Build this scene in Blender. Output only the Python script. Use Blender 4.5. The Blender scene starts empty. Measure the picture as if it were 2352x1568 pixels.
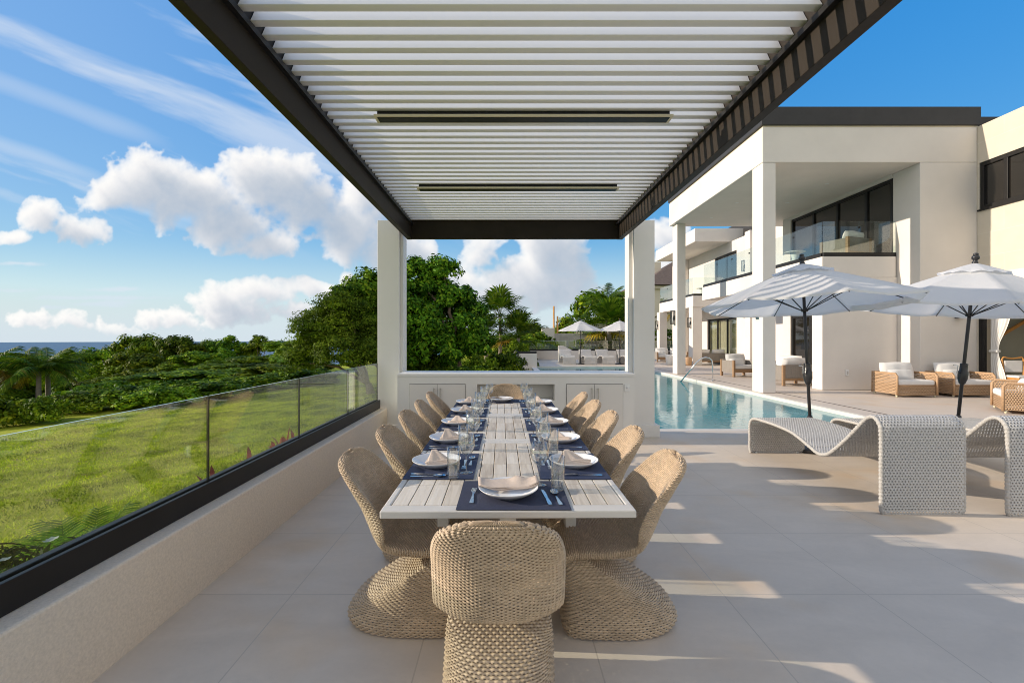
import bpy, math, random
import numpy as np
from mathutils import Vector, Matrix
S = bpy.context.scene
COL = S.collection
R = math.radians
PI = math.pi
# ---------------------------------------------------------------- camera
cam = bpy.data.objects.new('camera', bpy.data.cameras.new('camera'))
COL.objects.link(cam)
cam.location = (0, 0, 1.5)
cam.rotation_euler = (R(90), 0, 0)
cam.data.lens = 16.0
cam.data.sensor_width = 36.0
cam.data.shift_x = 13 / 2352
cam.data.shift_y = -7 / 2352
cam.data.clip_start = 0.05
cam.data.clip_end = 60000
S.camera = cam
# ---------------------------------------------------------------- exposure, sun, sky
S.view_settings.view_transform = 'Standard'
S.view_settings.look = 'None'
S.view_settings.gamma = 1
S.view_settings.exposure = 0.95
try:
    S.cycles.max_bounces = 10
    S.cycles.transparent_max_bounces = 24
    S.cycles.caustics_reflective = False
    S.cycles.caustics_refractive = False
    S.cycles.sample_clamp_indirect = 6
    S.cycles.use_denoising = True
    S.cycles.filter_width = 1.0
except Exception:
    pass
SUN = Vector((-1, 0.06, 0.335)).normalized()
sd = bpy.data.lights.new('sun', 'SUN')
sd.energy = 2.7
sd.angle = R(0.5)
sd.color = (1.0, 0.86, 0.69)
so = bpy.data.objects.new('sun', sd)
COL.objects.link(so)
so.location = (-30, 2, 12)
so.rotation_euler = (-SUN).to_track_quat('-Z', 'Y').to_euler()

W = bpy.data.worlds.new('World')
S.world = W
W.use_nodes = True
wn, wl = W.node_tree.nodes, W.node_tree.links
wn.clear()

class NB:
    """small node builder"""
    def __init__(s, tree):
        s.n, s.l = tree.nodes, tree.links
    def set(s, sock, v):
        if hasattr(v, 'is_linked') or hasattr(v, 'links'):
            s.l.new(v, sock)
        else:
            sock.default_value = v
    def m(s, op, a, b=0.0, c=None, clamp=False):
        n = s.n.new('ShaderNodeMath'); n.operation = op; n.use_clamp = clamp
        s.set(n.inputs[0], a); s.set(n.inputs[1], b)
        if c is not None: s.set(n.inputs[2], c)
        return n.outputs[0]
    def vm(s, op, a, b=(0, 0, 0)):
        n = s.n.new('ShaderNodeVectorMath'); n.operation = op
        s.set(n.inputs[0], a)
        if op == 'SCALE': s.set(n.inputs['Scale'], b)
        else: s.set(n.inputs[1], b)
        return n.outputs['Value'] if op in ('LENGTH', 'DOT_PRODUCT', 'DISTANCE') else n.outputs[0]
    def noise(s, vec, scale, detail=6, rough=.55, dist=0.0, color=False):
        n = s.n.new('ShaderNodeTexNoise')
        s.set(n.inputs['Vector'], vec)
        n.inputs['Scale'].default_value = scale
        n.inputs['Detail'].default_value = detail
        n.inputs['Roughness'].default_value = rough
        n.inputs['Distortion'].default_value = dist
        return n.outputs['Color' if color else 'Fac']
    def ramp(s, fac, stops, interp='LINEAR'):
        n = s.n.new('ShaderNodeValToRGB'); n.color_ramp.interpolation = interp
        e = n.color_ramp.elements
        while len(e) < len(stops): e.new(0.5)
        for i, (p, c) in enumerate(stops):
            e[i].position = p
            e[i].color = (c, c, c, 1) if isinstance(c, (int, float)) else (*c, 1)
        s.set(n.inputs[0], fac)
        return n.outputs[0]
    def smooth(s, x, a, b):
        n = s.n.new('ShaderNodeMapRange'); n.interpolation_type = 'SMOOTHSTEP'
        s.set(n.inputs[0], x); n.inputs[1].default_value = a; n.inputs[2].default_value = b
        return n.outputs[0]
    def mix(s, f, a, b, blend='MIX'):
        n = s.n.new('ShaderNodeMix'); n.data_type = 'RGBA'; n.blend_type = blend
        s.set(n.inputs[0], f)
        for sock, v in ((n.inputs[6], a), (n.inputs[7], b)):
            s.set(sock, (*v, 1) if isinstance(v, tuple) and len(v) == 3 else v)
        return n.outputs[2]
    def sep(s, v):
        n = s.n.new('ShaderNodeSeparateXYZ'); s.set(n.inputs[0], v); return n.outputs
    def comb(s, x, y, z=0.0):
        n = s.n.new('ShaderNodeCombineXYZ')
        s.set(n.inputs[0], x); s.set(n.inputs[1], y); s.set(n.inputs[2], z); return n.outputs[0]

nb = NB(W.node_tree)
sky = wn.new('ShaderNodeTexSky')
sky.sky_type = 'NISHITA'
sky.sun_disc = False
sky.sun_elevation = math.asin(SUN.z)
sky.sun_rotation = math.atan2(SUN.x, SUN.y) % (2 * PI)
sky.altitude = 100
sky.air_density = 1.0
sky.dust_density = 0.1
sky.ozone_density = 2.2
tc = wn.new('ShaderNodeTexCoord')
D = tc.outputs['Generated']
dx, dy, dz = nb.sep(D)
yc = nb.m('MAXIMUM', dy, 0.12)
px = nb.m('DIVIDE', dx, yc)
pz = nb.m('DIVIDE', dz, yc)
P = nb.comb(px, pz, 0.0)
def uv_(u, v): return ((u - 1163) / 1045, (777 - v) / 1045)
CUM = [  # cumulus banks in sky directions: u, v, half width, half height, weight
    (255, 440, 75, 70, 1), (340, 420, 110, 85, 1), (420, 470, 120, 85, 1), (520, 520, 110, 70, .95), (620, 570, 70, 45, .75),
    (560, 400, 80, 75, 1), (640, 420, 110, 95, 1), (720, 470, 110, 90, 1), (800, 520, 110, 90, 1), (850, 440, 60, 60, .8), (900, 570, 90, 60, .9),
    (95, 490, 65, 48, .8), (205, 535, 55, 50, .75), (35, 540, 45, 16, .6),
    (520, 700, 75, 60, .85), (600, 680, 110, 34, .8), (710, 665, 90, 30, .8), (550, 735, 120, 40, .7), (695, 735, 50, 34, .7), (805, 630, 30, 26, .8),
    (390, 730, 55, 36, .7), (255, 745, 70, 26, .6), (330, 722, 30, 24, .6), (75, 735, 70, 28, .62), (160, 740, 60, 22, .6),
    (1265, 600, 85, 80, 1.05), (1190, 650, 105, 65, 1.0), (1275, 680, 110, 60, .95), (1140, 690, 95, 45, .8), (1325, 640, 50, 70, .7), (1250, 560, 70, 60, .9),
    (1095, 590, 60, 55, .62), (960, 590, 50, 40, .7), (1060, 640, 60, 40, .6), (1540, 560, 60, 45, .7), (1620, 640, 120, 60, .7),
    (-300, 600, 160, 90, .9), (-700, 520, 300, 120, .9), (2700, 560, 320, 110, .8)]
STR = [(220, 684, 170, 8, .62), (270, 665, 110, 8, .6), (230, 698, 120, 12, .5), (50, 605, 110, 9, .45), (40, 668, 60, 9, .5), (120, 705, 60, 8, .45)]
# cloud cover worked out once as a field over sky directions (x/y, z/y), then looked up by direction
GX0, GX1, GZ1, GN, GM = -1.95, 2.35, 0.95, 2400, 530
def lattice(seed):
    return np.random.default_rng(seed).uniform(-1, 1, (257, 257))
def vnoise(x, y, seed):
    """smooth value noise on a wrapped lattice"""
    g = lattice(seed)
    xi, yi = np.floor(x).astype(int), np.floor(y).astype(int)
    fx, fy = x - xi, y - yi
    fx, fy = fx ** 3 * (fx * (fx * 6 - 15) + 10), fy ** 3 * (fy * (fy * 6 - 15) + 10)
    x0, x1, y0, y1 = xi % 256, (xi + 1) % 256, yi % 256, (yi + 1) % 256
    return (g[x0, y0] * (1 - fx) + g[x1, y0] * fx) * (1 - fy) + (g[x0, y1] * (1 - fx) + g[x1, y1] * fx) * fy
def fbm(x, y, seed, octv, gain=.52, billow=False):
    out, amp, tot = 0, 1.0, 0
    for k in range(octv):
        c_, s_ = math.cos(1.1 * k), math.sin(1.1 * k)
        n_ = vnoise((x * c_ - y * s_) * 2.03 ** k + 17 * k, (x * s_ + y * c_) * 2.03 ** k + 5 * k, seed + k)
        out = out + amp * ((1 - 2 * np.abs(n_) ** .9) if billow else n_); tot += amp; amp *= gain
    return out / tot
def cloud_field():
    X, Z_ = np.meshgrid(np.linspace(GX0, GX1, GN), np.linspace(0, GZ1, GM))
    wx, wz = fbm(X * 6, Z_ * 6, 11, 4), fbm(X * 6 + 9, Z_ * 6 + 4, 23, 4)
    Xw, Zw = X + .045 * wx, Z_ + .032 * wz
    f = np.full(X.shape, -3.0)
    for (u, v, a_, b_, w_) in CUM:
        c_ = uv_(u, v); a2, b2 = a_ / 1045 * .94, b_ / 1045 * .94
        zz = (Zw - c_[1]) / b2; zz = np.where(zz < 0, zz * 1.25, zz)
        d_ = w_ * (1 - np.sqrt(((Xw - c_[0]) / a2) ** 2 + zz ** 2))
        f = np.logaddexp(f * 9, d_ * 9) / 9
    sz = 1 / (.35 + 1.3 * Z_)          # smaller billows low over the sea
    bil = fbm(X * 11 * .9, Z_ * 13 * .9, 37, 7, .55, True)
    bil2 = fbm(X * 24, Z_ * 28, 57, 6, .55, True)
    mixz = np.clip((.17 - Z_) / .12, 0, 1)
    bb = bil * (1 - mixz) + bil2 * mixz
    fine_ = fbm(X * 46, Z_ * 46, 71, 5, .6)
    edge = np.clip(1.1 - np.abs(f - .05) * 1.1, .25, 1)
    d_ = f + .46 * bb * edge + .17 * fine_ * edge - .10
    den = np.clip(d_ * 2.6, 0, 1.4)
    # light arrives from the upper left: thickness of cloud on the way to the sun
    st_ = GN / (GX1 - GX0)
    tau = np.zeros_like(den); last = den
    for k in range(1, 15):
        sx_, sz_ = int(round(-.0046 * k * st_)), int(round(.0052 * k * (GM / GZ1)))
        sh = np.zeros_like(den)
        src = den[sz_:, :] if sz_ else den
        sh[:src.shape[0], :] = src
        sh = np.roll(sh, -sx_, axis=1)
        tau += sh
    lit_ = np.exp(-tau * .098) * 1.06
    lit_ = lit_ * (.86 + .14 * np.clip(den, 0, 1)) + .18 * (bb * .6 + fine_ * .4)
    alpha_ = 1 - np.exp(-np.clip(d_ + .03, 0, 3) * 7.5)
    alpha_ *= np.clip(.60 + .55 * lit_ + .25 * np.clip(d_ * 2, 0, 1), 0, 1)
    alpha_ *= np.clip(Z_ / .03, 0, 1) ** .7
    # cirrus veils drawn out along one direction, with one denser band
    ca_, cb_ = X * .94 - Z_ * .34, X * .34 + Z_ * .94
    cb2 = cb_ + .018 * fbm(ca_ * 2.2, cb_ * 5, 83, 4)
    c1 = fbm(ca_ * 1.5, cb2 * 12, 91, 7, .58); c2 = fbm(ca_ * 4, cb2 * 40, 97, 5, .6)
    sm = lambda t, a0, a1: (lambda q: q * q * (3 - 2 * q))(np.clip((t - a0) / (a1 - a0), 0, 1))
    cir_ = sm(c1 + .25 * c2, -.22, .75) * sm(Z_, .10, .36) * sm(X, .45, -.5)
    wob = cb2 - .262
    band_ = np.exp(-(wob / (.020 + .030 * np.clip(-ca_ - .55, 0, 1))) ** 2) * sm(ca_, -.30, -.75) * (.62 + .5 * c2 + .3 * c1)
    b3 = np.exp(-((cb2 - .02) / .020) ** 2) * sm(ca_, -.75, -1.1) * .45 + np.exp(-((cb2 - .145) / .03) ** 2) * sm(ca_, -.7, -1.0) * .38
    fl = np.full(X.shape, -3.0)
    for (u, v, a_, b_, w_) in STR:
        c_ = uv_(u, v)
        fl = np.maximum(fl, w_ * (1 - np.sqrt(((X - c_[0]) * 1045 / a_) ** 2 + ((Z_ + .004 * c2 - c_[1]) * 1045 / b_) ** 2)))
    st2 = sm(fl + .35 * fbm(X * 14, Z_ * 70, 101, 5, .6), .02, .5)
    veil_ = np.clip(np.maximum(np.maximum(np.maximum(cir_ * .62, .17 * sm(X, .3, -1.1) * sm(Z_, .0, .2)), band_ * .64), np.maximum(st2 * .75, b3)), 0, 1)
    return lit_, alpha_, veil_
cl_, ca2_, cv_ = cloud_field()
img = bpy.data.images.new('cloud_cover', GN, GM, alpha=False, float_buffer=True, is_data=True)
buf = np.ones((GM, GN, 4), dtype=np.float32)
buf[..., 0], buf[..., 1], buf[..., 2] = np.clip(cl_, 0, 1), np.clip(ca2_, 0, 1), np.clip(cv_, 0, 1)
img.pixels.foreach_set(buf.ravel()); img.update()
it = wn.new('ShaderNodeTexImage'); it.image = img; it.extension = 'CLIP'; it.interpolation = 'Cubic'
wl.new(nb.comb(nb.m('DIVIDE', nb.m('SUBTRACT', px, GX0), GX1 - GX0), nb.m('DIVIDE', pz, GZ1)), it.inputs['Vector'])
lit, alpha, veil = nb.sep(it.outputs['Color'])
CL = 0.50
BK = 0.56
SKA = 3.6
cloud = nb.ramp(lit, [(0.0, (.42 * CL, .50 * CL, .61 * CL)), (.35, (.62 * CL, .67 * CL, .745 * CL)), (.7, (.90 * CL, .90 * CL, .915 * CL)), (1.0, (1.06 * CL, 1.04 * CL, 1.01 * CL))])
# sky colour: Nishita, a little more saturated as in the photograph
hs = wn.new('ShaderNodeHueSaturation')
hs.inputs['Hue'].default_value = 0.5
hs.inputs['Saturation'].default_value = 1.38
hs.inputs['Value'].default_value = 1.0
sr, sg, sb = nb.sep(sky.outputs[0])
smax = nb.m('MAXIMUM', sr, nb.m('MAXIMUM', sg, sb))
wl.new(nb.vm('SCALE', sky.outputs[0], nb.m('DIVIDE', SKA, nb.m('MULTIPLY_ADD', smax, 1.12, 1.0))), hs.inputs['Color'])
SKYK = 0.15
bgc = hs.outputs[0]
inv = 1.0 / SKYK
skyc = nb.mix(nb.m('MULTIPLY', veil, nb.smooth(dy, 0.12, 0.2)), bgc, (0.80 * CL * inv, 0.86 * CL * inv, 0.94 * CL * inv))
cl2 = nb.vm('SCALE', cloud, inv)
haze_f = nb.m('MULTIPLY', nb.smooth(pz, 0.24, 0.0), 0.93)
skyc = nb.mix(haze_f, skyc, (0.68 * CL * inv, 0.80 * CL * inv, 0.90 * CL * inv))
front = nb.smooth(dy, 0.12, 0.2)
# unseen broken cloud added behind and above the viewer to neutralise blue fill light
bn = nb.noise(nb.vm('MULTIPLY', D, (1, 1, 1.7)), 2.3, 6, .6)
fill_cloud = nb.m('MULTIPLY', nb.smooth(bn, 0.36, 0.54), nb.smooth(dy, 0.10, -0.12))
fill_cloud = nb.m('MULTIPLY', fill_cloud, nb.smooth(dz, 0.0, 0.08))
skyc = nb.mix(fill_cloud, skyc, (1.0 * BK * inv, 0.95 * BK * inv, 0.88 * BK * inv))
fin = nb.mix(nb.m('MULTIPLY', alpha, front), skyc, cl2)
bg = wn.new('ShaderNodeBackground')
bg.inputs['Strength'].default_value = SKYK
wl.new(fin, bg.inputs['Color'])
wo = wn.new('ShaderNodeOutputWorld')
wl.new(bg.outputs[0], wo.inputs[0])

# ---------------------------------------------------------------- helpers
def px2(u, v, d):
    """point seen at pixel (u, v) of a 2352 px wide picture, at depth d"""
    return Vector(((u - 1163) * d / 1045, d, 1.5 + (777 - v) * d / 1045))
def tag(o, label=None, cat=None, group=None, kind=None):
    if label: o['label'] = label
    if cat: o['category'] = cat
    if group: o['group'] = group
    if kind: o['kind'] = kind
    return o
def thing(name, loc, label, cat, group=None, rz=0.0):
    o = bpy.data.objects.new(name, None)
    COL.objects.link(o)
    o.location = loc
    o.rotation_euler = (0, 0, rz)
    o.empty_display_size = 0.1
    return tag(o, label, cat, group)
def mk(name, V, F, mat, parent=None, uv=None, smooth=False, loc=None):
    """link a mesh object; V in the parent's frame"""
    V = np.asarray(V, dtype=np.float32)
    me = bpy.data.meshes.new(name)
    if isinstance(F, np.ndarray):
        n, k = F.shape
        me.vertices.add(len(V)); me.vertices.foreach_set('co', V.ravel())
        me.loops.add(n * k); me.loops.foreach_set('vertex_index', F.ravel().astype(np.int32))
        me.polygons.add(n)
        me.polygons.foreach_set('loop_start', np.arange(0, n * k, k, dtype=np.int32))
        me.polygons.foreach_set('loop_total', np.full(n, k, dtype=np.int32))
        if uv is not None:
            l = me.uv_layers.new(name='UVMap')
            l.data.foreach_set('uv', np.asarray(uv, dtype=np.float32)[F.ravel()].ravel())
        me.update(calc_edges=True)
    else:
        me.from_pydata([tuple(v) for v in V], [], F)
        if uv is not None:
            l = me.uv_layers.new(name='UVMap')
            for i, lp in enumerate(me.loops): l.data[i].uv = uv[lp.vertex_index]
    me.validate()
    for m in (mat if isinstance(mat, (list, tuple)) else [mat]): me.materials.append(m)
    if smooth: me.polygons.foreach_set('use_smooth', [True] * len(me.polygons))
    o = bpy.data.objects.new(name, me)
    COL.objects.link(o)
    if parent: o.parent = parent
    if loc is not None: o.location = loc
    return o
def bevel(o, w=0.005, seg=2, ang=35):
    b = o.modifiers.new('bevel', 'BEVEL'); b.width = w; b.segments = seg
    b.limit_method = 'ANGLE'; b.angle_limit = R(ang); b.harden_normals = False
    return o
class MB:
    """collects shapes for ONE mesh"""
    def __init__(s): s.V = []; s.F = []; s.M = []; s.sm = []
    def add(s, V, F, mi=0, sm=False):
        o = len(s.V); s.V += [tuple(v) for v in V]
        for f in F: s.F.append(tuple(i + o for i in f)); s.M.append(mi); s.sm.append(sm)
        return s
    def box(s, x0, x1, y0, y1, z0, z1, mi=0, top=None):
        V = [(x0, y0, z0), (x1, y0, z0), (x1, y1, z0), (x0, y1, z0), (x0, y0, z1), (x1, y0, z1), (x1, y1, z1), (x0, y1, z1)]
        F = [(0, 3, 2, 1), (0, 1, 5, 4), (1, 2, 6, 5), (2, 3, 7, 6), (3, 0, 4, 7)]
        s.add(V, F, mi); o = len(s.V) - 8
        s.F.append((o + 4, o + 5, o + 6, o + 7)); s.M.append(mi if top is None else top); s.sm.append(False)
        return s
    def bar(s, a, b, w, h, mi=0, up=(0, 0, 1)):
        a, b = Vector(a), Vector(b); d = (b - a).normalized(); u = Vector(up)
        if abs(d.dot(u)) > .98: u = Vector((0, 1, 0))
        x = d.cross(u).normalized(); y = x.cross(d).normalized()
        V = [p + x * (w / 2 * i) + y * (h / 2 * j) for p in (a, b) for (i, j) in ((-1, -1), (1, -1), (1, 1), (-1, 1))]
        F = [(3, 2, 1, 0), (4, 5, 6, 7)] + [(k, (k + 1) % 4, 4 + (k + 1) % 4, 4 + k) for k in range(4)]
        return s.add(V, F, mi)
    def tube(s, pts, r, n=10, mi=0, caps=True):
        pts = [Vector(p) for p in pts]; m = len(pts)
        rr = r if isinstance(r, (list, tuple)) else [r] * m
        V = []; x = None
        for i, p in enumerate(pts):
            d = (pts[min(i + 1, m - 1)] - pts[max(i - 1, 0)]).normalized()
            if x is None: x = d.orthogonal().normalized()
            else: x = (x - d * x.dot(d)).normalized()
            y = d.cross(x)
            V += [p + (x * math.cos(2 * PI * k / n) + y * math.sin(2 * PI * k / n)) * rr[i] for k in range(n)]
        F = [(i * n + k, i * n + (k + 1) % n, (i + 1) * n + (k + 1) % n, (i + 1) * n + k) for i in range(m - 1) for k in range(n)]
        s.add(V, F, mi, True)
        if caps:
            o = len(s.V) - m * n
            s.F += [tuple(o + k for k in reversed(range(n))), tuple(o + (m - 1) * n + k for k in range(n))]
            s.M += [mi, mi]; s.sm += [False, False]
        return s
    def lathe(s, prof, n=24, c=(0, 0, 0), mi=0, close=False):
        m = len(prof)
        V = [(c[0] + r * math.cos(2 * PI * k / n), c[1] + r * math.sin(2 * PI * k / n), c[2] + z) for (r, z) in prof for k in range(n)]
        rng = range(m if close else m - 1)
        F = [(i * n + k, i * n + (k + 1) % n, ((i + 1) % m) * n + (k + 1) % n, ((i + 1) % m) * n + k) for i in rng for k in range(n)]
        return s.add(V, F, mi, True)
    def prism(s, poly, z0, z1, mi=0):
        n = len(poly)
        V = [(x, y, z0) for x, y in poly] + [(x, y, z1) for x, y in poly]
        F = [tuple(reversed(range(n))), tuple(range(n, 2 * n))] + [(k, (k + 1) % n, n + (k + 1) % n, n + k) for k in range(n)]
        return s.add(V, F, mi)
    def grid(s, fn, nu, nv, mi=0, flip=False):
        V = [fn(i / nu, j / nv) for i in range(nu + 1) for j in range(nv + 1)]
        F = []
        for i in range(nu):
            for j in range(nv):
                a = i * (nv + 1) + j
                f = (a, a + nv + 1, a + nv + 2, a + 1)
                F.append(tuple(reversed(f)) if flip else f)
        return s.add(V, F, mi, True)
    def xf(s, M):
        s.V = [tuple(M @ Vector(v)) for v in s.V]; return s
    def build(s, name, mat, parent=None, bev=0, loc=None, seg=2):
        o = mk(name, s.V, s.F, mat, parent, loc=loc)
        p = o.data.polygons
        if len(p) == len(s.M):
            p.foreach_set('material_index', s.M); p.foreach_set('use_smooth', s.sm)
        if bev: bevel(o, bev, seg)
        return o
KIDS = {}
def copy_tree(o, parent=None):
    c = o.copy(); COL.objects.link(c)
    if parent: c.parent = parent
    for ch in [x for x in o.children]: copy_tree(ch, c)
    return c

# ---------------------------------------------------------------- materials
def newmat(name):
    m = bpy.data.materials.new(name); m.use_nodes = True
    b = NB(m.node_tree)
    pb = m.node_tree.nodes['Principled BSDF']
    return m, b, pb
def objco(b):
    n = b.n.new('ShaderNodeTexCoord'); return n.outputs['Object']
def addbump(b, pb, h, strength=.3, dist=.01):
    n = b.n.new('ShaderNodeBump'); n.inputs['Strength'].default_value = strength; n.inputs['Distance'].default_value = dist
    b.l.new(h, n.inputs['Height']); b.l.new(n.outputs[0], pb.inputs['Normal']); return n
def mat(name, col, rough=.5, var=.12, vs=4, bump=.0, bs=60, metal=0.0, spec=.5, streak=None):
    m, b, pb = newmat(name)
    co = objco(b)
    if streak: co = b.vm('MULTIPLY', co, streak)
    n = b.noise(co, vs, 5, .6)
    lo = tuple(c * (1 - var) for c in col); hi = tuple(min(1, c * (1 + var)) for c in col)
    c = b.ramp(n, [(.25, lo), (.75, hi)])
    b.l.new(c, pb.inputs['Base Color'])
    pb.inputs['Roughness'].default_value = rough; pb.inputs['Metallic'].default_value = metal
    pb.inputs['Specular IOR Level'].default_value = spec
    if bump: addbump(b, pb, b.noise(co, bs, 4, .6), bump, .01)
    return m
def glass(name, tint=(.93, .97, .95), base=.05, gain=.85, power=4.0, rough=0.0, edge=None):
    m, b, pb = newmat(name)
    b.n.remove(pb)
    lw = b.n.new('ShaderNodeLayerWeight'); lw.inputs[0].default_value = .5
    f = b.m('MULTIPLY_ADD', b.m('POWER', lw.outputs['Facing'], power), gain, base, clamp=True)
    t = b.n.new('ShaderNodeBsdfTransparent'); t.inputs[0].default_value = (*tint, 1)
    if edge: b.l.new(b.mix(b.m('POWER', lw.outputs['Facing'], 3.0), tint, edge), t.inputs[0])
    g = b.n.new('ShaderNodeBsdfGlossy'); g.inputs['Roughness'].default_value = rough
    if edge: g.inputs['Color'].default_value = (1, .96, .91, 1)
    x = b.n.new('ShaderNodeMixShader')
    b.l.new(f, x.inputs[0]); b.l.new(t.outputs[0], x.inputs[1]); b.l.new(g.outputs[0], x.inputs[2])
    b.l.new(x.outputs[0], b.n['Material Output'].inputs[0])
    return m
def leafmat(name, stops, rough=.6, trans=.35, spec=.06):
    """foliage: colour differs leaf by leaf, light passes through the blade"""
    m, b, pb = newmat(name)
    g = b.n.new('ShaderNodeNewGeometry')
    c = b.ramp(g.outputs['Random Per Island'], stops)
    oi = b.n.new('ShaderNodeObjectInfo')
    hsv = b.n.new('ShaderNodeHueSaturation')
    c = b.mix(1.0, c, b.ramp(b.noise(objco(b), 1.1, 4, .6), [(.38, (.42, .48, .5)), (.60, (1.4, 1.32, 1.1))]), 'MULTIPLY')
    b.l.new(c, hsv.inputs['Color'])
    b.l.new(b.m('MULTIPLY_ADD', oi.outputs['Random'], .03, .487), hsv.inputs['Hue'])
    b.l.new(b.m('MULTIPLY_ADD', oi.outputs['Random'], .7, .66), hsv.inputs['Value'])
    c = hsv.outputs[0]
    b.l.new(c, pb.inputs['Base Color'])
    pb.inputs['Roughness'].default_value = rough; pb.inputs['Specular IOR Level'].default_value = spec
    t = b.n.new('ShaderNodeBsdfTranslucent')
    b.l.new(b.mix(1.0, c, (1.0, 1.15, .45), 'MULTIPLY'), t.inputs[0])
    x = b.n.new('ShaderNodeMixShader'); x.inputs[0].default_value = trans
    b.l.new(pb.outputs[0], x.inputs[1]); b.l.new(t.outputs[0], x.inputs[2])
    b.l.new(x.outputs[0], b.n['Material Output'].inputs[0])
    return m
def cane(name, col, nu=1.0, hole=.30, dark=None):
    """open cane weave: UV in cells, staggered round openings, raised strands"""
    m, b, pb = newmat(name)
    uvn = b.n.new('ShaderNodeUVMap')
    x, y, _ = b.sep(uvn.outputs[0])
    row = b.m('FLOOR', y)
    xs = b.m('ADD', x, b.m('MULTIPLY', b.m('MODULO', row, 2.0), .5))
    fx = b.m('SUBTRACT', b.m('FRACT', xs), .5); fy = b.m('SUBTRACT', b.m('FRACT', y), .5)
    d = b.vm('LENGTH', b.comb(fx, b.m('MULTIPLY', fy, .85)))
    ring = b.m('SINE', b.m('MULTIPLY', b.m('ADD', xs, y), 2 * PI * 2))
    ring2 = b.m('SINE', b.m('MULTIPLY', b.m('SUBTRACT', xs, y), 2 * PI * 2))
    h = b.m('ADD', b.smooth(d, hole * .8, .52), b.m('MULTIPLY', b.m('MULTIPLY', ring, ring2), .25))
    n = b.noise(objco(b), 60, 3, .6)
    lo = tuple(c * .8 for c in col); hi = tuple(min(1, c * 1.15) for c in col)
    b.l.new(b.ramp(n, [(.3, lo), (.7, hi)]), pb.inputs['Base Color'])
    pb.inputs['Roughness'].default_value = .55; pb.inputs['Specular IOR Level'].default_value = .35
    addbump(b, pb, h, .9, .006)
    b.l.new(b.m('GREATER_THAN', d, hole), pb.inputs['Alpha'])
    return m

stucco = mat('white_stucco', (.72, .675, .63), .85, .06, .9, .18, 130)
stucco_warm = mat('cream_limestone', (.74, .66, .53), .8, .05, 2.0, .08, 120)
m_paint = mat('white_painted_metal', (.76, .745, .715), .45, .03, 2, .02, 80)
m_panel = mat('cream_panel', (.72, .69, .65), .5, .03, 2)
m_black = mat('black_metal', (.016, .015, .015), .42, .25, 3, .03, 200, spec=.3)
m_bronze = mat('dark_bronze_metal', (.033, .0265, .021), .5, .15, 3, .03, 200, spec=.15)
m_fascia = mat('dark_grey_metal', (.045, .043, .043), .45, .12, 3, .02, 200, spec=.25)
m_pole = mat('black_pole_metal', (.02, .02, .022), .3, .2, 5)
m_steel = mat('polished_steel', (.72, .72, .72), .16, .06, 20, metal=1.0)
m_brush = mat('brushed_steel', (.45, .42, .38), .35, .1, 20, metal=1.0)
m_rough = mat('speckled_render', (.76, .665, .555), .9, .13, 75, .35, 240)
m_cush = mat('pale_grey_cushion', (.72, .71, .70), .9, .05, 6, .25, 300)
m_canvas = mat('white_canvas', (.80, .80, .82), .85, .04, 3, .15, 200)
m_wood = mat('teak_frame', (.30, .185, .10), .6, .22, 6, .2, 40, streak=(1, 1, 8))
m_rope = mat('taupe_rope', (.25, .225, .20), .85, .25, 8, .5, 60, streak=(8, 8, .4))
m_orange = mat('honey_wood', (.55, .26, .07), .45, .18, 8)
m_ceramic = mat('white_ceramic', (.86, .86, .87), .12, .01, 2, spec=.6)
m_linen = mat('beige_linen', (.66, .55, .47), .9, .07, 40, .35, 420)
m_bark = mat('bark', (.20, .145, .10), .9, .35, 6, .7, 22, streak=(1, 1, .35))
m_palmbark = mat('palm_bark', (.26, .22, .18), .9, .3, 4, .6, 18, streak=(.4, .4, 3))
m_conc = mat('weathered_concrete', (.52, .49, .46), .9, .35, 1.3, .2, 30)
m_curtain = mat('white_curtain', (.82, .80, .77), .9, .03, 4)
m_beige = mat('beige_curtain', (.60, .52, .38), .9, .08, 4)
m_rubber = mat('dark_rubber', (.03, .03, .03), .7)
m_plastic = mat('white_plastic', (.78, .78, .77), .4, .02)
g_rail = glass('clear_rail_glass', (.925, .968, .945), .095, .8, 3.6)
g_edge = mat('glass_edge', (.42, .58, .62), .15, .05)
g_ware = glass('clear_drinking_glass', (.97, .98, .98), .10, .5, 2.2, edge=(.70, .72, .72))
g_lens = glass('lantern_glass', (.9, .9, .88), .08, .8, 4.0)
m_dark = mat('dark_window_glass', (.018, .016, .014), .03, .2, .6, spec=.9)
m_diff = mat('pale_diffuser', (.75, .68, .50), .4, .03)
m_soil = mat('soil', (.09, .06, .04), .95, .4, 6, .5, 20)
m_shingle = mat('brown_shingle', (.13, .095, .075), .85, .4, 3, .5, 14, streak=(1, 1, 6))
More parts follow.
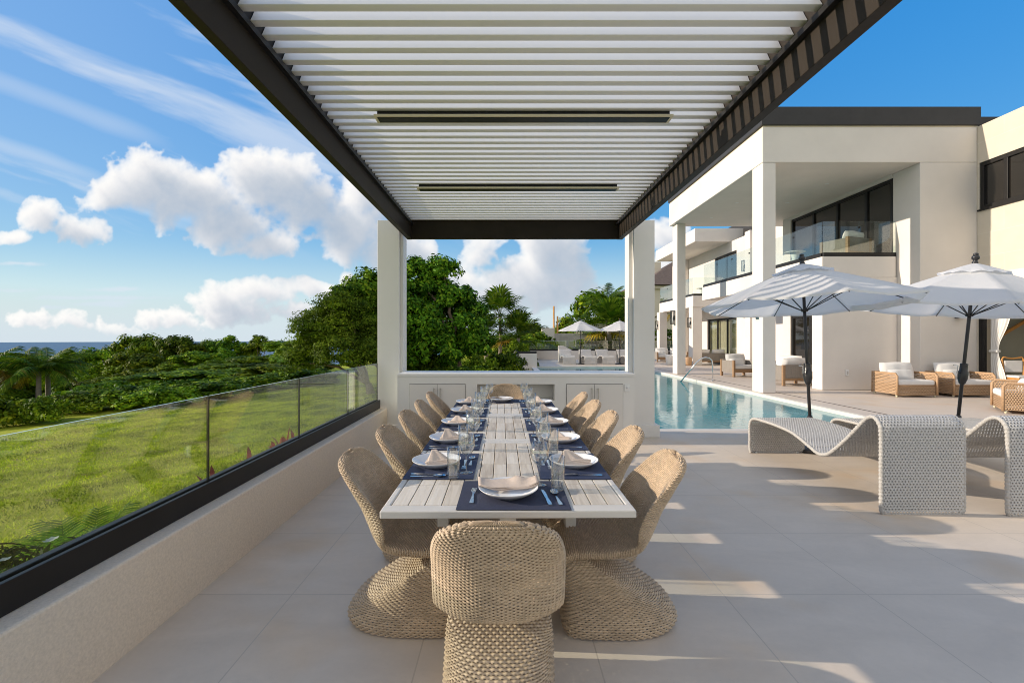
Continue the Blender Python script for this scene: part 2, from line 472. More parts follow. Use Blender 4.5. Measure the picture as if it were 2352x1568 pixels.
def weave_mat(name, col):
    m, b, pb = newmat(name)
    uvn = b.n.new('ShaderNodeUVMap')
    x, y, _ = b.sep(uvn.outputs[0])
    cell = b.comb(b.m('FLOOR', b.m('MULTIPLY', b.m('ADD', x, b.m('FLOOR', y)), .5)), b.m('FLOOR', y))
    wn_ = b.n.new('ShaderNodeTexWhiteNoise'); wn_.noise_dimensions = '2D'
    b.l.new(cell, wn_.inputs['Vector'])
    n = b.noise(objco(b), 9, 4, .6)
    f = b.m('ADD', b.m('MULTIPLY', wn_.outputs['Value'], .35), b.m('MULTIPLY', n, .6))
    lo = tuple(c * .72 for c in col); hi = tuple(min(1, c * 1.2) for c in col)
    b.l.new(b.ramp(f, [(.2, lo), (.85, hi)]), pb.inputs['Base Color'])
    pb.inputs['Roughness'].default_value = .5; pb.inputs['Specular IOR Level'].default_value = .35
    q = b.m('SINE', b.m('MULTIPLY', y, PI * 4)); addbump(b, pb, q, .25, .002)
    gap = b.m('MULTIPLY', b.m('LESS_THAN', b.m('ABSOLUTE', b.m('SINE', b.m('MULTIPLY', y, PI))), .40), b.m('GREATER_THAN', b.m('ABSOLUTE', b.m('COSINE', b.m('MULTIPLY', x, PI))), .66))
    b.l.new(b.m('SUBTRACT', 1.0, gap), pb.inputs['Alpha'])
    return m
m_wicker = weave_mat('sand_wicker', (.56, .43, .30))
m_lounge = cane('pale_grey_cane', (.64, .63, .62), hole=.225)
m_rattan = cane('natural_rattan_cane', (.52, .345, .21), hole=.27)

def tiles_mat(name, col, w, h, x0, y0, var=.07, mortar=.0035):
    m, b, pb = newmat(name)
    co = objco(b)
    br = b.n.new('ShaderNodeTexBrick'); br.offset = 0; br.squash = 1
    b.l.new(b.vm('SUBTRACT', co, (x0, y0, 0)), br.inputs['Vector'])
    br.inputs['Scale'].default_value = 1; br.inputs['Mortar Size'].default_value = mortar
    br.inputs['Mortar Smooth'].default_value = .1; br.inputs['Brick Width'].default_value = w; br.inputs['Row Height'].default_value = h
    br.inputs['Color1'].default_value = (.38, .38, .38, 1); br.inputs['Color2'].default_value = (.62, .62, .62, 1); br.inputs['Mortar'].default_value = (.5, .5, .5, 1)
    n1 = b.noise(b.vm('MULTIPLY', co, (1, 2.2, 1)), 1.7, 6, .62, .6)
    n2 = b.noise(co, 26, 5, .7)
    t = b.m('ADD', b.m('MULTIPLY', n1, .62), b.m('MULTIPLY', n2, .2))
    t = b.m('ADD', t, b.m('MULTIPLY', br.outputs['Color'], .22))
    lo = tuple(c * (1 - var * 1.6) for c in col); hi = tuple(c * (1 + var * 1.6) for c in col)
    c = b.ramp(t, [(.32, lo), (.72, hi)])
    n3 = b.noise(co, 1.1, 3, .5)
    c = b.mix(b.smooth(n3, .52, .75), c, b.mix(1.0, c, (1.0, .90, .77), 'MULTIPLY'))
    pit = b.smooth(b.noise(co, 160, 2, .5), .30, .24)
    c = b.mix(b.m('MULTIPLY', pit, .35), c, tuple(k * .5 for k in col))
    c = b.mix(br.outputs['Fac'], c, tuple(k * .80 for k in col))
    b.l.new(c, pb.inputs['Base Color'])
    b.l.new(b.m('MULTIPLY_ADD', n1, .2, .42), pb.inputs['Roughness'])
    pb.inputs['Specular IOR Level'].default_value = .35
    addbump(b, pb, b.m('SUBTRACT', b.m('MULTIPLY', n2, .25), br.outputs['Fac']), .25, .004)
    return m
m_tile = tiles_mat('porcelain_floor_tiles', (.635, .555, .47), .843, .843, .43 - 8.43, 2.67 - 8.43)
m_deck = tiles_mat('pool_deck_tiles', (.58, .51, .45), 1.2, .3, 0, 0, .06, .0025)
m_coping = mat('pale_stone_coping', (.70, .66, .59), .7, .08, 3, .1, 90)

# ================================================================ terrace floor, pool
def struct(name, mb, m, kind='structure', **k):
    o = mb.build(name, m, **k); o['kind'] = kind; return o
struct('terrace_floor', MB().box(-2.05, 16, -4, 7.43, -1.3, 0), m_tile)
struct('pool_deck', MB().box(6.98, 30, 7.43, 24.42, -.6, -.003).box(1.4, 30, 24.5, 33.2, -.6, -.003), m_deck)
struct('pool_coping', MB().box(6.86, 6.98, 7.43, 24.42, -.8, .004).box(1.4, 30, 24.34 + .08, 24.5, -.8, .004).box(1.9, 6.86, 7.43, 7.55, -.8, .001), m_coping)
struct('drain_channel', MB().box(7.50, 7.53, 7.6, 24.3, -.03, .0015), m_black)
mw, b, pb = newmat('pool_water')
co = objco(b)
n1 = b.noise(b.vm('MULTIPLY', co, (1.0, .55, 1)), 3.2, 4, .55, .4); n2 = b.noise(co, 11, 3, .5)
b.l.new(b.ramp(b.noise(co, .5, 3, .5), [(.3, (.03, .225, .28)), (.7, (.05, .31, .36))]), pb.inputs['Base Color'])
pb.inputs['Roughness'].default_value = .025; pb.inputs['IOR'].default_value = 1.33
addbump(b, pb, b.m('ADD', b.m('MULTIPLY', n1, .7), b.m('MULTIPLY', n2, .3)), .11, .05)
struct('pool_water', MB().box(1.62, 6.86, 7.55, 24.42, -.9, -.07), mw)
# grass-side pool edge
o = MB().box(1.32, 1.6, 7.45, 24.4, -1.6, -.02).build('pool_edge_wall', stucco)
tag(o, 'white rendered wall along the garden side of the long pool', 'wall')

# ================================================================ parapet wall and glass balustrade
o = MB().box(-2.12, -1.81, -4, 6.92, -1.6, .443).build('parapet_wall', m_rough, bev=.012)
tag(o, 'low cream rendered wall carrying the glass balustrade beside the dining table', 'wall')
rail = thing('glass_balustrade', (-1.95, 0, .445), 'long frameless glass balustrade in a black base shoe on the low cream wall', 'balustrade')
sh = MB()
sh.box(.015, .040, -4, 6.9, 0, .126).box(-.055, -.015, -4, 6.9, 0, .126).box(-.015, .015, -4, 6.9, 0, .10)
sh.build('base_shoe', m_black, rail, bev=.003)
for (a, c) in ((-3.6, -2.28), (-2.27, -.95), (-.94, .345), (.358, 1.658), (1.67, 2.968), (2.982, 4.272), (4.288, 5.592), (5.608, 6.87)):
    g = MB().box(-.0065, .0065, a, c, .10, .68, 0, top=1)
    g.box(-.0065, .0065, c + .001, c + .011, .10, .675, 2)
    g.build('glass_panel', [g_rail, g_edge, m_black], rail)

# ================================================================ pergola
perg = thing('pergola', (.13, 6.9, 0), 'black framed pergola with open white louvres over the long dining table', 'pergola')
def inperg(mb): return mb.xf(Matrix.Translation((-.13, -6.9, 0)))
YB = -1.6
inperg(MB().box(-1.525, -1.456, YB, 7.02, 3.02, 3.43)).build('side_beam', m_bronze, perg, bev=.004)
inperg(MB().box(-1.456, -1.42, YB, 6.94, 3.225, 3.262)).build('gutter_ledge', m_black, perg)
inperg(MB().box(1.712, 1.786, YB, 7.02, 3.02, 3.43)).build('side_beam', m_bronze, perg, bev=.004)
inperg(MB().box(1.676, 1.712, YB, 6.94, 3.225, 3.262)).build('gutter_ledge', m_black, perg)
inperg(MB().box(-1.456, 1.712, 6.945, 7.018, 3.022, 3.426)).build('end_beam', m_bronze, perg, bev=.004)
lv = MB()
m_louv = mat('white_louvre_paint', (.83, .83, .82), .38, .02, 2)
ys = [2.455 + .1224 * k for k in range(-33, 37)]
for y in ys:
    sec = [(y, 3.300), (y + .010, 3.294), (y + .046, 3.294), (y + .052, 3.300), (y + .054, 3.392), (y + .050, 3.398), (y + .030, 3.356), (y + .012, 3.322)]
    n = len(sec)
    V = [(-1.45, a, c) for a, c in sec] + [(1.706, a, c) for a, c in sec]
    F = [tuple(range(n)), tuple(reversed(range(n, 2 * n)))] + [(k, n + k, n + (k + 1) % n, (k + 1) % n) for k in range(n)]
    lv.add(V, F)
inperg(lv).build('louvre_roof', m_louv, perg)
def pcol(x0, x1, side):
    c = MB().box(x0, x1, 6.94, 7.3, 0, 3.30)
    if side < 0: c.box(x1, x1 + .045, 7.02, 7.26, 0, 3.30)
    else: c.box(x0 - .055, x0, 7.02, 7.26, 0, 3.30)
    inperg(c).build('column', m_paint, perg, bev=.004)
    p = MB().box(x0 - .03, x1 + .065, 6.90, 7.36, 0, .185)
    inperg(p).build('column_base', m_paint, perg, bev=.006)
pcol(-1.965, -1.635, -1)
pcol(1.945, 2.262, 1)
for (y, nm) in ((3.62, 'nearer'), (5.33, 'farther')):
    L = thing('linear_light', (.135, y, 3.293), 'slim black linear light under the white louvres, the %s of two' % nm, 'light fixture', 'linear lights under the pergola')
    MB().box(-1.155, 1.155, -.03, .03, -.038, 0).build('housing', m_black, L, bev=.002)
    d = MB().box(-1.175, 1.175, -.058, .058, -.056, -.038).build('diffuser', m_diff, L, bev=.002)
    MB().box(-1.15, 1.15, -.042, .042, -.0595, -.0561).build('cover_strip', m_black, L)

# ================================================================ counter
cnt = thing('outdoor_counter', (.14, 6.9, 0), 'white outdoor serving counter with cupboards and an open niche between the columns', 'counter')
def incnt(mb): return mb.xf(Matrix.Translation((-.14, -6.9, 0)))
bd = MB()
X0, X1, Y0, Y1 = -1.58, 1.857, 6.60, 6.94
nx0, nx1, nz0, nz1 = -.426, .70, .60, .837
bd.box(X0, nx0, Y0, Y1, 0, .945).box(nx1, X1, Y0, Y1, 0, .945).box(nx0, nx1, Y0, Y1, 0, nz0).box(nx0, nx1, Y0, Y1, nz1, .945)
bd.box(nx0, nx1, Y1 - .02, Y1, nz0, nz1)
bd.box(-1.59, 1.88, Y1, 7.18, 0, .945)
incnt(bd).build('body', m_paint, cnt)
incnt(MB().box(-1.585, 1.862, 6.592, 7.20, .947, .99)).build('worktop', m_paint, cnt, bev=.005)
for (a, c, hx) in ((-1.402, -1.003, -1.045), (-.998, -.597, -.955), (.875, 1.276, 1.235), (1.282, 1.688, 1.325)):
    incnt(MB().box(a - .004, c + .004, 6.597, 6.6, .066, .842)).build('door_reveal', m_black, cnt)
    dr = incnt(MB().box(a, c, 6.585, 6.596, .07, .837)).build('door', m_panel, cnt, bev=.002)
    h = MB()
    h.bar((hx, 6.555, .53), (hx, 6.555, .785), .011, .011).bar((hx, 6.556, .545), (hx, 6.59, .545), .009, .009).bar((hx, 6.556, .77), (hx, 6.59, .77), .009, .009)
    incnt(h).build('handle', m_brush, dr)
sw = incnt(MB().box(1.712, 1.792, 6.588, 6.598, .735, .838)).build('switch_plate', m_plastic, cnt, bev=.003)
incnt(MB().lathe([(0, 0), (.014, .002), (.012, .022), (0, .024)], 12).xf(Matrix.Translation((1.752, 6.588, .787)) @ Matrix.Rotation(R(90), 4, 'X'))).build('dimmer_knob', m_plastic, sw)

# ================================================================ dining table
mt, b, pb = newmat('weathered_teak')
co = objco(b)
g = b.n.new('ShaderNodeNewGeometry')
rnd = g.outputs['Random Per Island']
grain = b.noise(b.vm('ADD', b.vm('MULTIPLY', co, (42, 2.6, 10)), b.vm('SCALE', b.comb(rnd, rnd, rnd), 40)), 1.0, 6, .62, .5)
f = b.m('ADD', b.m('MULTIPLY', grain, .7), b.m('MULTIPLY', rnd, .32))
c = b.ramp(f, [(.25, (.42, .355, .29)), (.5, (.62, .56, .48)), (.8, (.76, .715, .65))])
b.l.new(c, pb.inputs['Base Color']); pb.inputs['Roughness'].default_value = .62
addbump(b, pb, grain, .35, .004)
m_paintwood = mat('white_washed_wood', (.66, .635, .60), .55, .08, 2.2, .25, 60, streak=(1, 12, 12))
TX = lambda y: .009 - .0099 * (y - 1.98)
table = thing('dining_table', (.009, 1.98, 0), 'long weathered slatted outdoor dining table set for twelve', 'table', rz=math.atan(.0099))
LT, HW = 3.64, .56
fr = MB()
fr.box(-HW, HW, 0, .075, .716, .75).box(-HW, HW, LT - .075, LT, .716, .75)
for a, c in ((1.29, 1.43), (2.42, 2.56)): fr.box(-HW + .002, HW - .002, a, c - (c - a) / 2 - .0015, .718, .7495).box(-HW + .002, HW - .002, a + (c - a) / 2 + .0015, c, .718, .7495)
for sx in (-1, 1):
    for a, c in ((.077, 1.288), (1.432, 2.418), (2.562, LT - .077)): fr.box(min(sx * HW, sx * (HW - .03)), max(sx * HW, sx * (HW - .03)), a, c, .7165, .7495)
fr.build('table_frame', m_paintwood, table, bev=.006)
sl = MB()
ns = 14; w0 = (2 * (HW - .033)) / ns
for (a, c) in ((.079, .362), (.366, .745), (.749, 1.02), (1.024, 1.286), (1.434, 1.73), (1.734, 2.07), (2.074, 2.416), (2.564, 2.86), (2.864, 3.2), (3.204, LT - .079)):
    for k in range(ns):
        x = -HW + .033 + k * w0
        sl.box(x + .0022, x + w0 - .0022, a, c, .724, .7485)
sl.build('slat_panel', mt, table, bev=.0015, seg=1)
lg = MB().box(-.06, .06, .35, LT - .35, .655, .712)
for y in (.5, LT - .5): lg.box(-.46, .46, y - .04, y + .04, .66, .714)
lg.build('apron', m_paint, table, bev=.003)
for y in (.62, LT - .62):
    for sx in (-1, 1):
        MB().box(sx * .36 - .03, sx * .36 + .03, y - .045, y + .045, 0, .655).build('leg', m_paint, table, bev=.004)
    MB().box(-.04, .04, y - .4, y - .32, 0, .654).build('leg', m_paint, table, bev=.004)

# ================================================================ wicker dining chairs
def spline(pts, n):
    """Catmull-Rom through rows of pts (any width), resampled evenly along the first two or three columns"""
    p = np.array(pts, float)
    q = np.vstack([2 * p[0] - p[1], p, 2 * p[-1] - p[-2]])
    out = []
    for i in range(1, len(q) - 2):
        for t in np.linspace(0, 1, 24, endpoint=False):
            a, b_, c_, d_ = q[i - 1], q[i], q[i + 1], q[i + 2]
            out.append(.5 * (2 * b_ + (c_ - a) * t + (2 * a - 5 * b_ + 4 * c_ - d_) * t * t + (3 * b_ - a - 3 * c_ + d_) * t ** 3))
    out.append(p[-1]); out = np.array(out)
    L = np.r_[0, np.cumsum(np.linalg.norm(np.diff(out[:, :2], axis=0), axis=1))]
    s = np.linspace(0, L[-1], n)
    return np.stack([np.interp(s, L, out[:, k]) for k in range(out.shape[1])], 1), L[-1]
def weave_tube(P3, rows, cols, amp, flip=False, capends=True):
    """P3: (n, m, 3) closed loops; returns V, F, uv with an over-under weave raised along the normals"""
    n, m, _ = P3.shape
    du = np.roll(P3, -1, 1) - np.roll(P3, 1, 1)
    dv = np.gradient(P3, axis=0)
    N = np.cross(du, dv); N /= np.linalg.norm(N, axis=2, keepdims=True) + 1e-9
    if flip: N = -N
    rr = np.linspace(0, rows, n)[:, None]; cc = (np.arange(m) / m * cols)[None, :]
    q = np.abs(np.sin(PI * rr)) ** .7
    o = .5 + .5 * np.cos(PI * cc + PI * np.floor(rr + 1e-6))
    h = q * (.25 + .75 * o) - .5
    P3 = P3 + N * (h * amp)[:, :, None]
    V = P3.reshape(-1, 3)
    i, j = np.meshgrid(np.arange(n - 1), np.arange(m), indexing='ij')
    a = i * m + j; b_ = i * m + (j + 1) % m; c_ = (i + 1) * m + (j + 1) % m; d_ = (i + 1) * m + j
    F = np.stack([a, b_, c_, d_] if not flip else [d_, c_, b_, a], -1).reshape(-1, 4)
    uv = np.stack([np.broadcast_to(cc, (n, m)), np.broadcast_to(rr, (n, m))], -1).reshape(-1, 2)
    return V, F, uv
def chair_shell():
    # forward, height, half width, curl of the sides, half thickness
    prof = [(-.345, .885, .002, .0, .002), (-.346, .884, .05, .0, .012), (-.346, .872, .125, .012, .021), (-.338, .842, .182, .03, .024), (-.312, .785, .222, .055, .025), (-.275, .70, .244, .085, .025), (-.232, .615, .254, .105, .025),
            (-.195, .53, .258, .105, .026), (-.160, .47, .257, .085, .027), (-.115, .432, .255, .06, .028), (-.04, .418, .252, .04, .028), (.06, .415, .248, .028, .028), (.15, .418, .240, .018, .028),
            (.225, .412, .228, .01, .028), (.272, .385, .214, .004, .028), (.288, .345, .204, .0, .026), (.289, .31, .20, .0, .022)]
    n, m = 581, 360
    pr, L = spline(prof, n)
    T = np.gradient(pr[:, :2], axis=0); T /= np.linalg.norm(T, axis=1, keepdims=True)
    Nn = np.stack([-T[:, 1], T[:, 0]], 1)      # towards the sitter: forward of the back, above the seat
    if Nn[n // 2, 1] < 0: Nn = -Nn
    th = np.linspace(0, 2 * PI, m, endpoint=False)
    # flattened loop, points spread evenly
    dense = np.linspace(0, 2 * PI, 4000)
    out = np.zeros((n, m, 3))
    for i in range(n):
        f, z, w, c_, t = pr[i]
        ex, ey = np.sign(np.cos(dense)) * np.abs(np.cos(dense)) ** .42 * w, np.sign(np.sin(dense)) * np.abs(np.sin(dense)) ** .55 * t
        Ld = np.r_[0, np.cumsum(np.hypot(np.diff(ex), np.diff(ey)))]
        s = np.linspace(0, Ld[-1], m, endpoint=False)
        x = np.interp(s, Ld, ex); y = np.interp(s, Ld, ey)
        lift = c_ * np.abs(x / .26) ** 2.4 + y
        out[i, :, 0] = f + Nn[i, 0] * lift
        out[i, :, 1] = x
        out[i, :, 2] = z + Nn[i, 1] * lift
    return out
def chair_base():
    # height, front, back, half width
    prof = [(.0, .27, -.305, .218), (.03, .275, -.335, .225), (.07, .277, -.332, .226), (.13, .280, -.285, .226), (.20, .283, -.180, .224), (.27, .287, -.055, .222), (.33, .290, .055, .214), (.38, .289, .135, .196), (.41, .28, .175, .17)]
    n, m = 261, 460
    p = np.array(prof)
    zz = np.interp(np.linspace(0, 1, n), np.linspace(0, 1, len(p)), p[:, 0])
    q, _ = spline([(r[2], r[0], r[1], r[3]) for r in prof], n)
    dense = np.linspace(0, 2 * PI, 3000)
    out = np.zeros((n, m, 3))
    for i in range(n):
        bk, z, fr_, w = q[i]
        xm = fr_ - .27
        if xm < bk + .02: xm = bk + .02
        cx = np.cos(dense)
        ex = np.where(cx > 0, xm + (fr_ - xm) * np.abs(cx) ** .3, xm - (xm - bk) * np.abs(cx))
        ey = np.sign(np.sin(dense)) * np.abs(np.sin(dense)) ** np.where(cx > 0, .42, .70) * w
        Ld = np.r_[0, np.cumsum(np.hypot(np.diff(ex), np.diff(ey)))]
        s = np.linspace(0, Ld[-1], m, endpoint=False)
        out[i, :, 0] = np.interp(s, Ld, ex); out[i, :, 1] = np.interp(s, Ld, ey); out[i, :, 2] = z + .006
    return out
def make_chair():
    t = thing('wicker_chair', (0, 0, 0), 'x', 'chair', 'wicker chairs round the dining table')
    V, F, uv = weave_tube(chair_shell(), 116, 72, .0080)
    mk('seat_shell', V, F, m_wicker, t, uv, True)
    V, F, uv = weave_tube(chair_base(), 52, 92, .0080)
    mk('base', V, F, m_wicker, t, uv, True)
    return t
ORD = ['first', 'second', 'third', 'fourth', 'fifth']
ch0 = make_chair()
rng = random.Random(4)
cspots = []
CY = [2.47, 3.17, 3.85, 4.53, 5.22]
for k, y in enumerate(CY):
    cspots.append((-.51 - .008 * k, y + .02, 0, 'sand wicker dining chair on the lawn side of the table, %s from the near end' % ORD[k]))
    cspots.append((.565 - .003 * k, y, PI, 'sand wicker dining chair on the pool side of the table, %s from the near end' % ORD[k]))
cspots.append((-.03, 1.875, PI / 2, 'sand wicker dining chair at the near end of the table, seen from behind'))
cspots.append((-.005, 5.80, -PI / 2, 'sand wicker dining chair at the far end of the table, before the counter'))
for i, (x, y, rz, lab) in enumerate(cspots):
    o = ch0 if i == 0 else copy_tree(ch0)
    o.location = (x, y, 0); o.rotation_euler = (0, 0, rz + (R(rng.uniform(-2.5, 2.5)) if i < 10 else R(-.6)))
    o['label'] = lab

# ================================================================ place settings
def mat_mat(name, axis):
    m, b, pb = newmat(name)
    x, y, z = b.sep(objco(b))
    w = b.m('SINE', b.m('MULTIPLY', y if axis else x, 2 * PI / .0095))
    s = b.smooth(w, -.2, .8)
    b.l.new(b.mix(s, (.030, .040, .085), (.075, .098, .175)), pb.inputs['Base Color'])
    pb.inputs['Roughness'].default_value = .75; pb.inputs['Specular IOR Level'].default_value = .3
    addbump(b, pb, w, .6, .002)
    return m
m_mat1 = mat_mat('navy_ribbed_weave', True)
m_mat2 = mat('navy_plain_weave', (.032, .038, .075), .75, .12, 30, .3, 500)
def plate_mb(): return MB().lathe([(0, .006), (.07, .006), (.10, .013), (.128, .028), (.141, .037), (.143, .0375), (.143, .035), (.130, .024), (.102, .007), (.088, .003), (.086, 0), (.078, 0), (.076, .003), (0, .003)], 48)
def wine_mb(): return MB().lathe([(0, .004), (.012, .0055), (.004, .012), (.0035, .05), (.0035, .088), (.008, .097), (.028, .112), (.043, .135), (.0485, .155), (.0475, .175), (.040, .216), (.0385, .216), (.046, .175), (.047, .155), (.0415, .136), (.027, .114), (.006, .101), (0, .100)], 32).lathe([(.012, .0055), (.036, .0025), (.0365, .001), (.035, 0), (0, 0)], 32)
def tumbler_mb(): return MB().lathe([(0, 0), (.031, 0), (.033, .003), (.0333, .07), (.0345, .074), (.0338, .078), (.0362, .165), (.0345, .165), (.0318, .078), (.031, .02), (.028, .014), (0, .012)], 32)
def knife_mb():
    mb = MB().prism([(-.008, 0), (.008, 0), (.0095, .02), (.006, .09), (-.006, .09), (-.0095, .02)], 0, .006)
    return mb.prism([(-.006, .0905), (.006, .0905), (.0095, .12), (.010, .17), (.006, .20), (-.002, .212), (-.006, .19)], .001, .0035)
def handle_(mb): return mb.prism([(-.009, 0), (.009, 0), (.0095, .015), (.004, .10), (.0035, .125), (-.0035, .125), (-.004, .10), (-.0095, .015)], 0, .004)
def fork_mb():
    mb = handle_(MB())
    mb.grid(lambda i, j: (((j - .5) * 2) * (.004 + .008 * min(1, i * 1.6)), .125 + .035 * i, .002 + .006 * math.sin(i * 2.2)), 6, 4)
    for k in range(4): mb.bar((-.0098 + .0065 * k, .158, .0075), (-.0095 + .0063 * k, .203, .004), .0034, .0022)
    return mb
def spoon_mb():
    mb = handle_(MB())
    def f(i, j):
        a = 2 * PI * j; r = i
        return (math.sin(a) * .0195 * r * (1 - .12 * math.cos(a)), .158 + math.cos(a) * .034 * r, .0095 * r * r + .0005)
    mb.grid(f, 6, 20)
    return mb
def napkin_mb(seed):
    q = random.Random(seed); tilt = q.uniform(-.045, .045); hh = q.uniform(.046, .066)
    mb = MB()
    def f(i, j):
        b_ = i; a = (j * 2 - 1); wv = .096 * (1 - .86 * b_ ** .9)
        return (a * wv + tilt * b_, -.062 + .085 * b_ + .012 * (1 - abs(a)) * (1 - b_), .024 + hh * b_ ** .9 - .012 * abs(a) ** 1.5 * (1 - b_) + .004 * math.sin(a * 6 + seed) * (1 - b_))
    def g(i, j):
        x, y, z = f(i, j); return (x * .98, y + .05 * (1 - i) + .035, max(.012, z * (1 - .15 * i) - .012))
    mb.grid(f, 8, 12, flip=True).grid(g, 8, 12)
    for k in range(4):
        y = -.064 + .004 * k
        mb.tube([(-.092 + .01 * q.random() + .03 * t * 6 * .98, y + .010 * (1 - abs(t * 2 - 1)), .017 + .0065 * k + .003 * math.sin(t * 7 + k)) for t in [s / 8 for s in range(9)]], [.003 + .0013 * math.sin(s * PI / 8) for s in range(9)], 6)
    return mb
def napkin_flat_mb():
    mb = MB()
    def sh(dz, k):
        def f(i, j):
            a = i * 2 - 1; b_ = j * 2 - 1
            x = a * .146; y = -.004 + b_ * .046 * (1 - .25 * a * a) + .03 * (1 - abs(a)) + .03 * a * a
            bump_ = .020 * math.exp(-((a - .35) ** 2) / .05) * (b_ + 1) / 2
            return (x, y - .02, .020 + dz + .021 * a * a + bump_ + .012 * (b_ + 1) / 2 + .003 * math.sin(a * 5 + k))
        return f
    for k in range(3): mb.grid(sh(.005 * k, k), 20, 8)
    return mb
def place(mb_, name, m, x, y, z, rz, label, cat, group, solid=0, key=None, cache={}):
    if key in cache:
        o = cache[key].copy(); COL.objects.link(o)
    else:
        o = mb_().build(name, m)
        if solid:
            s = o.modifiers.new('thick', 'SOLIDIFY'); s.thickness = solid; s.offset = 0
        for p in o.data.polygons:
            if cat in ('napkin', 'plate', 'glass'): p.use_smooth = True
        if key: cache[key] = o
    o.location = (x, y, z); o.rotation_euler = (0, 0, rz)
    return tag(o, label, cat, group)
Z = .7515
MY = [2.69, 3.32, 3.96, 4.60, 5.20]
for k, y in enumerate(MY):
    for sx, side in ((-1, 'lawn side'), (1, 'pool side')):
        q = random.Random(k * 2 + sx)
        cx = TX(y)
        where = '%s place from the near end, %s' % (ORD[k], side)
        X = lambda t: cx + sx * t
        dy = 1 if sx > 0 else -1            # the sitter's right hand
        ym = y
        hl = .27 if k < 4 else .24
        o = MB().box(-.19, .19, -hl, hl, 0, .002).build('placemat', m_mat1)
        o.location = (X(.368), ym, Z); tag(o, 'navy ribbed placemat at the ' + where, 'placemat', 'placemats')
        zz = Z + .0025
        xo = q.uniform(-.012, .012)
        place(plate_mb, 'dinner_plate', m_ceramic, X(.405) + xo, ym, zz, 0, 'round white plate at the ' + where, 'plate', 'dinner plates', key='plate')
        place(lambda: napkin_mb(k * 3 + sx), 'napkin', m_linen, X(.392) + xo + q.uniform(-.01, .01), ym, zz, R(q.uniform(-28, 28)), 'peaked beige linen napkin, ' + where, 'napkin', 'napkins', .003, key='nap%d' % (k * 2 + sx))
        r0 = R(90) if sx < 0 else R(-90)
        # handle near the table edge, pointing to the middle
        if sx < 0:
            place(knife_mb, 'table_knife', m_steel, X(.525), ym - .195, zz, R(-90) + R(q.uniform(-3, 3)), 'steel knife at the ' + where, 'knife', 'table knives', key='knife')
            place(spoon_mb, 'table_spoon', m_steel, X(.52), ym - .232, zz, R(-90) + R(q.uniform(-3, 3)), 'steel spoon beside the knife, ' + where, 'spoon', 'table spoons', key='spoon')
            place(fork_mb, 'table_fork', m_steel, X(.52), ym + .20, zz, R(-90), 'steel fork at the ' + where, 'fork', 'table forks', key='fork')
        else:
            place(fork_mb, 'table_fork', m_steel, X(.52), ym - .21, zz, R(90) + R(q.uniform(-4, 4)), 'steel fork at the ' + where, 'fork', 'table forks', key='fork')
            place(knife_mb, 'table_knife', m_steel, X(.525), ym + .19, zz, R(90), 'steel knife at the ' + where, 'knife', 'table knives', key='knife')
        place(spoon_mb, 'dessert_spoon', m_steel, X(.215), ym - .02, zz, R(q.uniform(-4, 4)), 'steel dessert spoon inside the plate, ' + where, 'spoon', 'dessert spoons', key='spoon')
        place(fork_mb, 'dessert_fork', m_steel, X(.25), ym + .10, zz, PI + R(q.uniform(-4, 4)), 'steel dessert fork inside the plate, ' + where, 'fork', 'dessert forks', key='fork')
        ty, wy = (-.25, -.155) if sx < 0 else (.245, .165)
        if k == 4 and sx > 0: ty, wy = .21, .14
        place(tumbler_mb, 'tumbler', g_ware, X(.285 if sx < 0 else .30), ym + ty, zz, 0, 'tall clear water tumbler at the ' + where, 'glass', 'water tumblers', key='tumbler')
        place(wine_mb, 'wine_glass', g_ware, X(.225 if sx < 0 else .232), ym + wy, zz, 0, 'clear stemmed wine glass at the ' + where, 'glass', 'wine glasses', key='wine')
for (y, s, wd) in ((2.185, 1, 'near'), (5.43, -1, 'far')):
    cx = TX(y) + (.025 if s > 0 else .0)
    where = 'near end place, before the chair seen from behind' if s > 0 else 'far end place, nearest the counter'
    hy = .20 if s > 0 else .175
    o = MB().box(-.253, .253, -hy, hy, 0, .002).build('placemat', m_mat2)
    o.location = (cx, y, Z + .0005); tag(o, 'navy placemat at the ' + where, 'placemat', 'placemats')
    zz = Z + .0035
    px_ = cx - (.022 if s > 0 else .03)
    place(plate_mb, 'dinner_plate', m_ceramic, px_, y, zz, 0, 'round white plate at the ' + where, 'plate', 'dinner plates', key='plate')
    place(napkin_flat_mb, 'napkin', m_linen, px_, y + (.035 if s > 0 else -.03), zz, R(4) if s > 0 else PI, 'loosely folded beige napkin, ' + where, 'napkin', 'napkins', .003, key='napflat')
    rz = 0 if s > 0 else PI
    place(fork_mb, 'table_fork', m_steel, cx - s * .19, y - s * .13, zz, rz, 'steel fork at the ' + where, 'fork', 'table forks', key='fork')
    place(knife_mb, 'table_knife', m_steel, cx + s * .165, y - s * .155, zz, rz + R(6), 'steel knife at the ' + where, 'knife', 'table knives', key='knife')
    place(spoon_mb, 'table_spoon', m_steel, cx + s * .212, y - s * .15, zz, rz + R(5), 'steel spoon beside the knife, ' + where, 'spoon', 'table spoons', key='spoon')
    place(spoon_mb, 'dessert_spoon', m_steel, cx + s * .10, y + s * .17, zz, R(97), 'steel spoon behind the plate, ' + where, 'spoon', 'dessert spoons', key='spoon')
    place(fork_mb, 'dessert_fork', m_steel, cx - s * .10, y + s * .188, zz, R(-93), 'steel fork behind the plate, ' + where, 'fork', 'dessert forks', key='fork')
    place(wine_mb, 'wine_glass', g_ware, cx + (.137 if s > 0 else -.17), y + s * .135, zz, 0, 'clear stemmed wine glass at the ' + where, 'glass', 'wine glasses', key='wine')
    place(tumbler_mb, 'tumbler', g_ware, cx + (.222 if s > 0 else -.24), y + s * .065, zz, 0, 'tall clear water tumbler at the ' + where, 'glass', 'water tumblers', key='tumbler')
